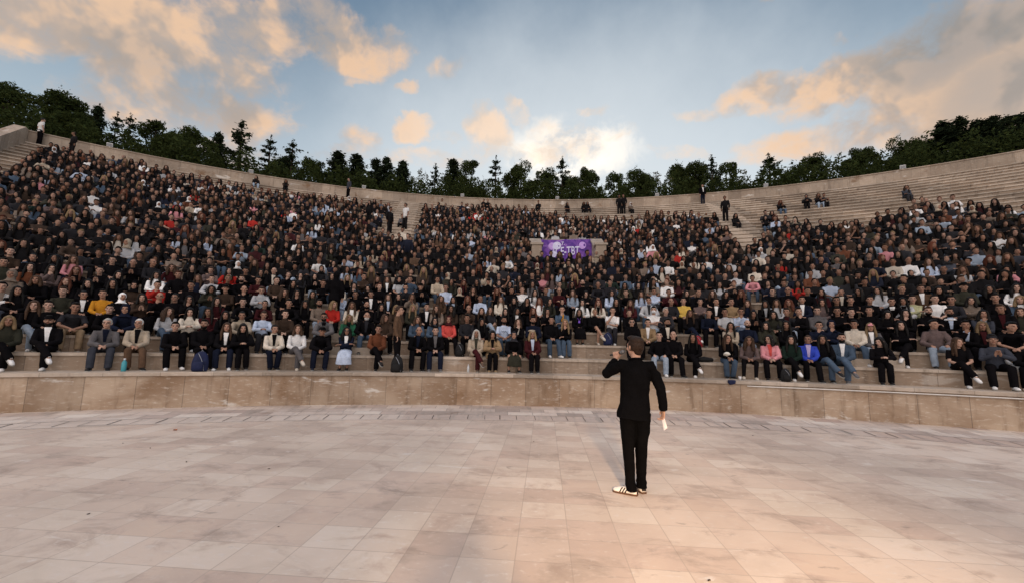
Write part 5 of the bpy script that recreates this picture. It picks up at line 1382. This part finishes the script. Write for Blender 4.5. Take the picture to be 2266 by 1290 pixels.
TREES = [
    (-0.7953, 7.61, 'b', 6.8, 4.43),
    (-0.7505, 8.21, 'b', 7.13, 4.57),
    (-0.7191, 8.48, 'c', 6.93, 1.65),
    (-0.7019, 9.21, 't', 6.96, 1.59),
    (-0.6852, 8.2, 't', 6.72, 1.58),
    (-0.6614, 9.11, 'b', 7.21, 3.15),
    (-0.6201, 4.65, 'b', 4.86, 2.19),
    (-0.602, 6.83, 'b', 6.5, 2.82),
    (-0.583, 9.22, 'c', 7.31, 2.1),
    (-0.5503, 7.74, 't', 8.23, 3.0),
    (-0.5122, 9.0, 't', 7.97, 2.42),
    (-0.4703, 5.07, 't', 6.26, 3.28),
    (-0.4402, 6.85, 'b', 5.58, 2.18),
    (-0.4011, 5.73, 'c', 6.14, 2.68),
    (-0.374, 7.22, 'c', 6.83, 2.63),
    (-0.3418, 7.37, 'c', 6.68, 2.3),
    (-0.3198, 4.57, 'c', 5.74, 2.08),
    (-0.2938, 5.58, 'c', 6.0, 2.15),
    (-0.2673, 5.9, 's', 5.97, 1.91),
    (-0.2386, 9.08, 't', 7.48, 1.87),
    (-0.2054, 8.33, 'c', 7.94, 2.73),
    (-0.1741, 5.3, 'b', 6.87, 2.55),
    (-0.126, 8.49, 't', 8.61, 3.55),
    (-0.0807, 5.19, 'b', 6.56, 3.75),
    (-0.0379, 7.59, 'b', 6.96, 3.0),
    (-0.0031, 5.13, 't', 7.03, 1.91),
    (0.0418, 4.51, 'b', 5.68, 3.21),
    (0.0968, 8.86, 'b', 7.14, 3.51),
    (0.1278, 5.55, 'b', 5.79, 2.69),
    (0.1698, 5.58, 's', 5.1, 2.21),
    (0.2086, 9.41, 'b', 7.4, 2.86),
    (0.237, 8.86, 'b', 7.37, 2.88),
    (0.2539, 5.95, 't', 6.46, 1.81),
    (0.2852, 9.31, 'b', 7.37, 2.75),
    (0.3129, 7.2, 's', 5.56, 2.24),
    (0.3442, 7.89, 't', 6.66, 3.09),
    (0.3902, 5.52, 'b', 5.13, 3.62),
    (0.4333, 9.2, 's', 5.22, 2.58),
    (0.4634, 7.95, 'b', 6.16, 3.24),
    (0.4919, 9.33, 'b', 5.2, 2.39),
    (0.5106, 8.97, 'b', 6.66, 2.01),
    (0.5211, 5.99, 'b', 5.24, 1.5),
    (0.5458, 6.31, 'c', 6.15, 2.73),
    (0.5582, 5.33, 'c', 5.84, 2.09),
    (0.5734, 5.23, 'c', 5.29, 2.18),
    (0.5846, 4.83, 'c', 5.18, 2.0),
    (0.6024, 6.01, 'c', 5.39, 2.28),
    (0.6192, 7.52, 'c', 5.89, 2.99),
    (0.6303, 4.52, 'c', 4.61, 2.72),
    (-0.8208, 7.89, 'b', 6.69, 3.83),
    (0.3731, 6.19, 'b', 4.4, 2.43),
    (0.0124, 6.05, 'b', 5.37, 2.32),
    (0.1424, 8.59, 'b', 5.78, 1.91),
    (-0.4888, 6.9, 'b', 5.16, 2.55),
    (-0.7317, 6.08, 'b', 4.77, 3.06),
    (0.4487, 6.91, 'b', 4.69, 2.34),
    (0.538, 8.02, 'b', 5.27, 1.84),
]
TREES.sort(); rt = random.Random(4); idx = {}
for i, (a, d, kd, h, w) in enumerate(TREES):
    j = idx.get(kd, 0); idx[kd] = j + 1
    tm, cm = KIND[kd][j % len(KIND[kd])]
    e = empty(TN[kd][0], pol(a, R1 + d, Z1 + .05), rt.uniform(0, 6)); nomw = {'c': 2.3, 't': 2.3, 'b': 3.5, 's': 3.0}[kd]
    sx = max(.45, min(1.6, w / nomw)) * (1.45 if w < 3.2 else .98); e.scale = (sx, sx, h / 5.05)
    link('trunk', tm, e); link('crown', cm, e)
    nb_l = TREES[i - 1][2] if i else None; sz = 'tall' if h > 6.2 else ('low' if h < 4.3 else 'mid-height')
    tag(e, '%s %s behind upper wall, %s tree of the skyline from the end wall' % (sz, TN[kd][1], ordinal(i + 1)), 'tree', 'trees behind the upper wall')
r = np.random.default_rng(77); n = 75000
an = r.uniform(A0 - .06, A1, n); hgt = 2.8 + .55 * np.sin(an * 23) * np.sin(an * 57 + 1) + .45 * np.sin(an * 140) + .3 * np.sin(an * 410); dd = r.uniform(1.2, 6.0, n)
zz_ = r.uniform(0, 1, n) * np.maximum(.5, hgt) + .1
Pu = np.stack([CX + (R1 + dd) * np.sin(an), CY + (R1 + dd) * np.cos(an), Z1 + zz_], 1)
o = link('undergrowth', quads_mesh(leaves(Pu, r.uniform(.09, .19, n), r, .8), 'undergrowth', M_BROAD)); tag(o, kind='stuff', label='dark undergrowth along the foot of the trees', cat='undergrowth')

# ---------------------------------------------------------------- the rest of the crowd, one mass
m, nt, b = mat('crowd_mix', rough=.85, spec=.15); at = nd(nt, 'ShaderNodeAttribute'); at.attribute_name = 'col'; setc(nt, b, at.outputs['Color']); M_CROWD = m
def arr(me, faces, M=None, tinted=False):
    d = decimated(me, faces); d.calc_loop_triangles(); n = len(d.vertices); co = np.empty(n * 3); d.vertices.foreach_get('co', co); co = co.reshape(-1, 3)
    if M is not None: co = co @ np.array(M.to_3x3()).T + np.array(M.to_translation())
    tr = np.empty(len(d.loop_triangles) * 3, dtype=np.int32); d.loop_triangles.foreach_get('vertices', tr)
    tn = np.ones((n, 3))
    if tinted and 'tint' in d.color_attributes:
        c = np.empty(n * 4); d.color_attributes['tint'].data.foreach_get('color', c); tn = c.reshape(-1, 4)[:, :3]
    bpy.data.meshes.remove(d); return co, tr.reshape(-1, 3), tn
LOD = {}
def lod(key, P, tkd, hk, bkd='loose'):
    K = (key, tkd, hk)
    if K not in LOD:
        g = lambda nm, kk, fn: LOD.setdefault((nm,) + kk, fn())
        bd_ = g('b', (key,), lambda: arr(C_(('body', key), lambda: body_mesh(P, 'person_x')), 420, None, True))
        tp_ = g('t', (key, tkd), lambda: arr(C_(('top', key, tkd), lambda: top_mesh(P, tkd, 'top_x')), 130))
        bt_ = g('l', (key,), lambda: arr(C_(('bot', key, bkd), lambda: bottom_mesh(P, bkd, 'bot_x')), 90))
        h0, htr, htn = g('h', (hk,), lambda: arr(C_(('hair', hk), lambda: hair_mesh(hk)), 120)); Mq = P.Mh @ Matrix.Translation((0, -.008, .006)) @ Matrix.Scale(1.04, 4)
        hr_ = (h0 @ np.array(Mq.to_3x3()).T + np.array(Mq.to_translation()), htr, htn)
        LOD[K] = (bd_, tp_, bt_, hr_)
    return LOD[K]
VV = []; FF = []; CC = []; base_n = 0
def add_crowd(P, key, spec, loc, rz, sc, rr):
    global base_n
    pose, hair, top, inner, bottom, shoe, ex = spec; hk, hc = hair.split(':'); tk, tcl = top.split(':'); tkd = TOPKIND[tk]; tkd = 'bulk' if tkd == 'coat' else tkd
    parts = lod(key, P, tkd, hk)
    cols = (vary(tuple(.85 * x for x in SKINS[rr.randrange(5)]), rr, .15), vary(CO[tcl], rr), vary(CO[bottom.split(':')[1]], rr), vary(CO[hc] if hk in 'vh' else HC[hc], rr, .3))
    c, s = math.cos(rz), math.sin(rz); Rm = np.array([[c, -s, 0], [s, c, 0], [0, 0, 1]]) * sc; l = np.array(loc)
    for (co, tr, tn), cl in zip(parts, cols):
        VV.append(co @ Rm.T + l); FF.append(tr + base_n); base_n += len(co)
        cc = np.ones((len(co), 4)); cc[:, :3] = tn * np.array(cl); CC.append(cc)
CODES = ['cl', 'cl1', 'lc', 'ac', 'ch', 'cp', 'ph', 'le', 'kn', 'cl^', 'cl<', 'cl>', 'lx']
for n_, (k, a) in enumerate(crowd_seats):
    rr = random.Random(90000 + n_); spec = rand_spec(rr); loc = pol(a, RK(k) + rr.uniform(-.03, .14), ZK(k))
    tgt = Vector((1.0, 4.6, 0)); d = tgt - loc; want = math.atan2(-d.x, d.y); base = PI - a; dz_ = (want - base + PI) % (2 * PI) - PI
    if rr.random() < .004:
        add_crowd(PS, 'stand', spec, pol(a, RK(k) + .35, ZK(k)), base + rr.uniform(-.8, .8), rr.uniform(.93, 1.02), rr); continue
    sc = rr.uniform(.90, 1.07); loc.z += RR * (sc - 1)
    add_crowd(get_pose(spec[0]), spec[0], spec, loc, base + .45 * dz_ + rr.uniform(-.15, .15), sc, rr)
# stragglers on the near-empty top rows and on the aisle stairs
rr = random.Random(5)
for a, k in [(-.215, 29), (-.145, 30), (-.138, 30), (-.05, 30), (.0, 29), (.028, 29), (.035, 29), (.105, 28), (-.50, 30), (-.46, 30), (.31, 24), (.345, 25), (.36, 25), (.366, 25), (.45, 24), (-.268, 20), (.238, 20)]:
    spec = rand_spec(rr); loc = pol(a, RK(k) + .02, ZK(k)); add_crowd(get_pose(spec[0]), spec[0], spec, loc, PI - a + rr.uniform(-.3, .3), rr.uniform(.94, 1.02), rr)
for a, k in [(-.281, 17), (-.262, 19), (.232, 22), (.085, 27), (.092, 27), (-.70, 29)]:
    spec = rand_spec(rr); spec = (spec[0], 's:dark', 'T:white' if a == -.262 else 'S:black', '-', 't:black', 'black', '-'); loc = pol(a, RK(k) + .42, ZK(k)); add_crowd(PS, 'stand', spec, loc, PI - a + rr.uniform(-.9, .9), rr.uniform(.94, 1.02), rr)
V = np.concatenate(VV); F = np.concatenate(FF); C4 = np.concatenate(CC)
me = bpy.data.meshes.new('crowd'); me.vertices.add(len(V)); me.vertices.foreach_set('co', V.astype(np.float32).ravel())
me.loops.add(F.size); me.loops.foreach_set('vertex_index', F.astype(np.int32).ravel()); me.polygons.add(len(F)); me.polygons.foreach_set('loop_start', np.arange(0, F.size, 3, dtype=np.int32))
me.polygons.foreach_set('use_smooth', np.ones(len(F), dtype=bool)); me.update(calc_edges=True); me.materials.append(M_CROWD)
ca = me.color_attributes.new('col', 'FLOAT_COLOR', 'POINT'); ca.data.foreach_set('color', C4.astype(np.float32).ravel())
o = link('crowd', me); tag(o, 'mass of seated spectators in dark clothes filling the upper rows', 'crowd', kind='stuff')
print('crowd', len(crowd_seats), 'tris', len(F))
bpy.data.scenes.remove(WORK)
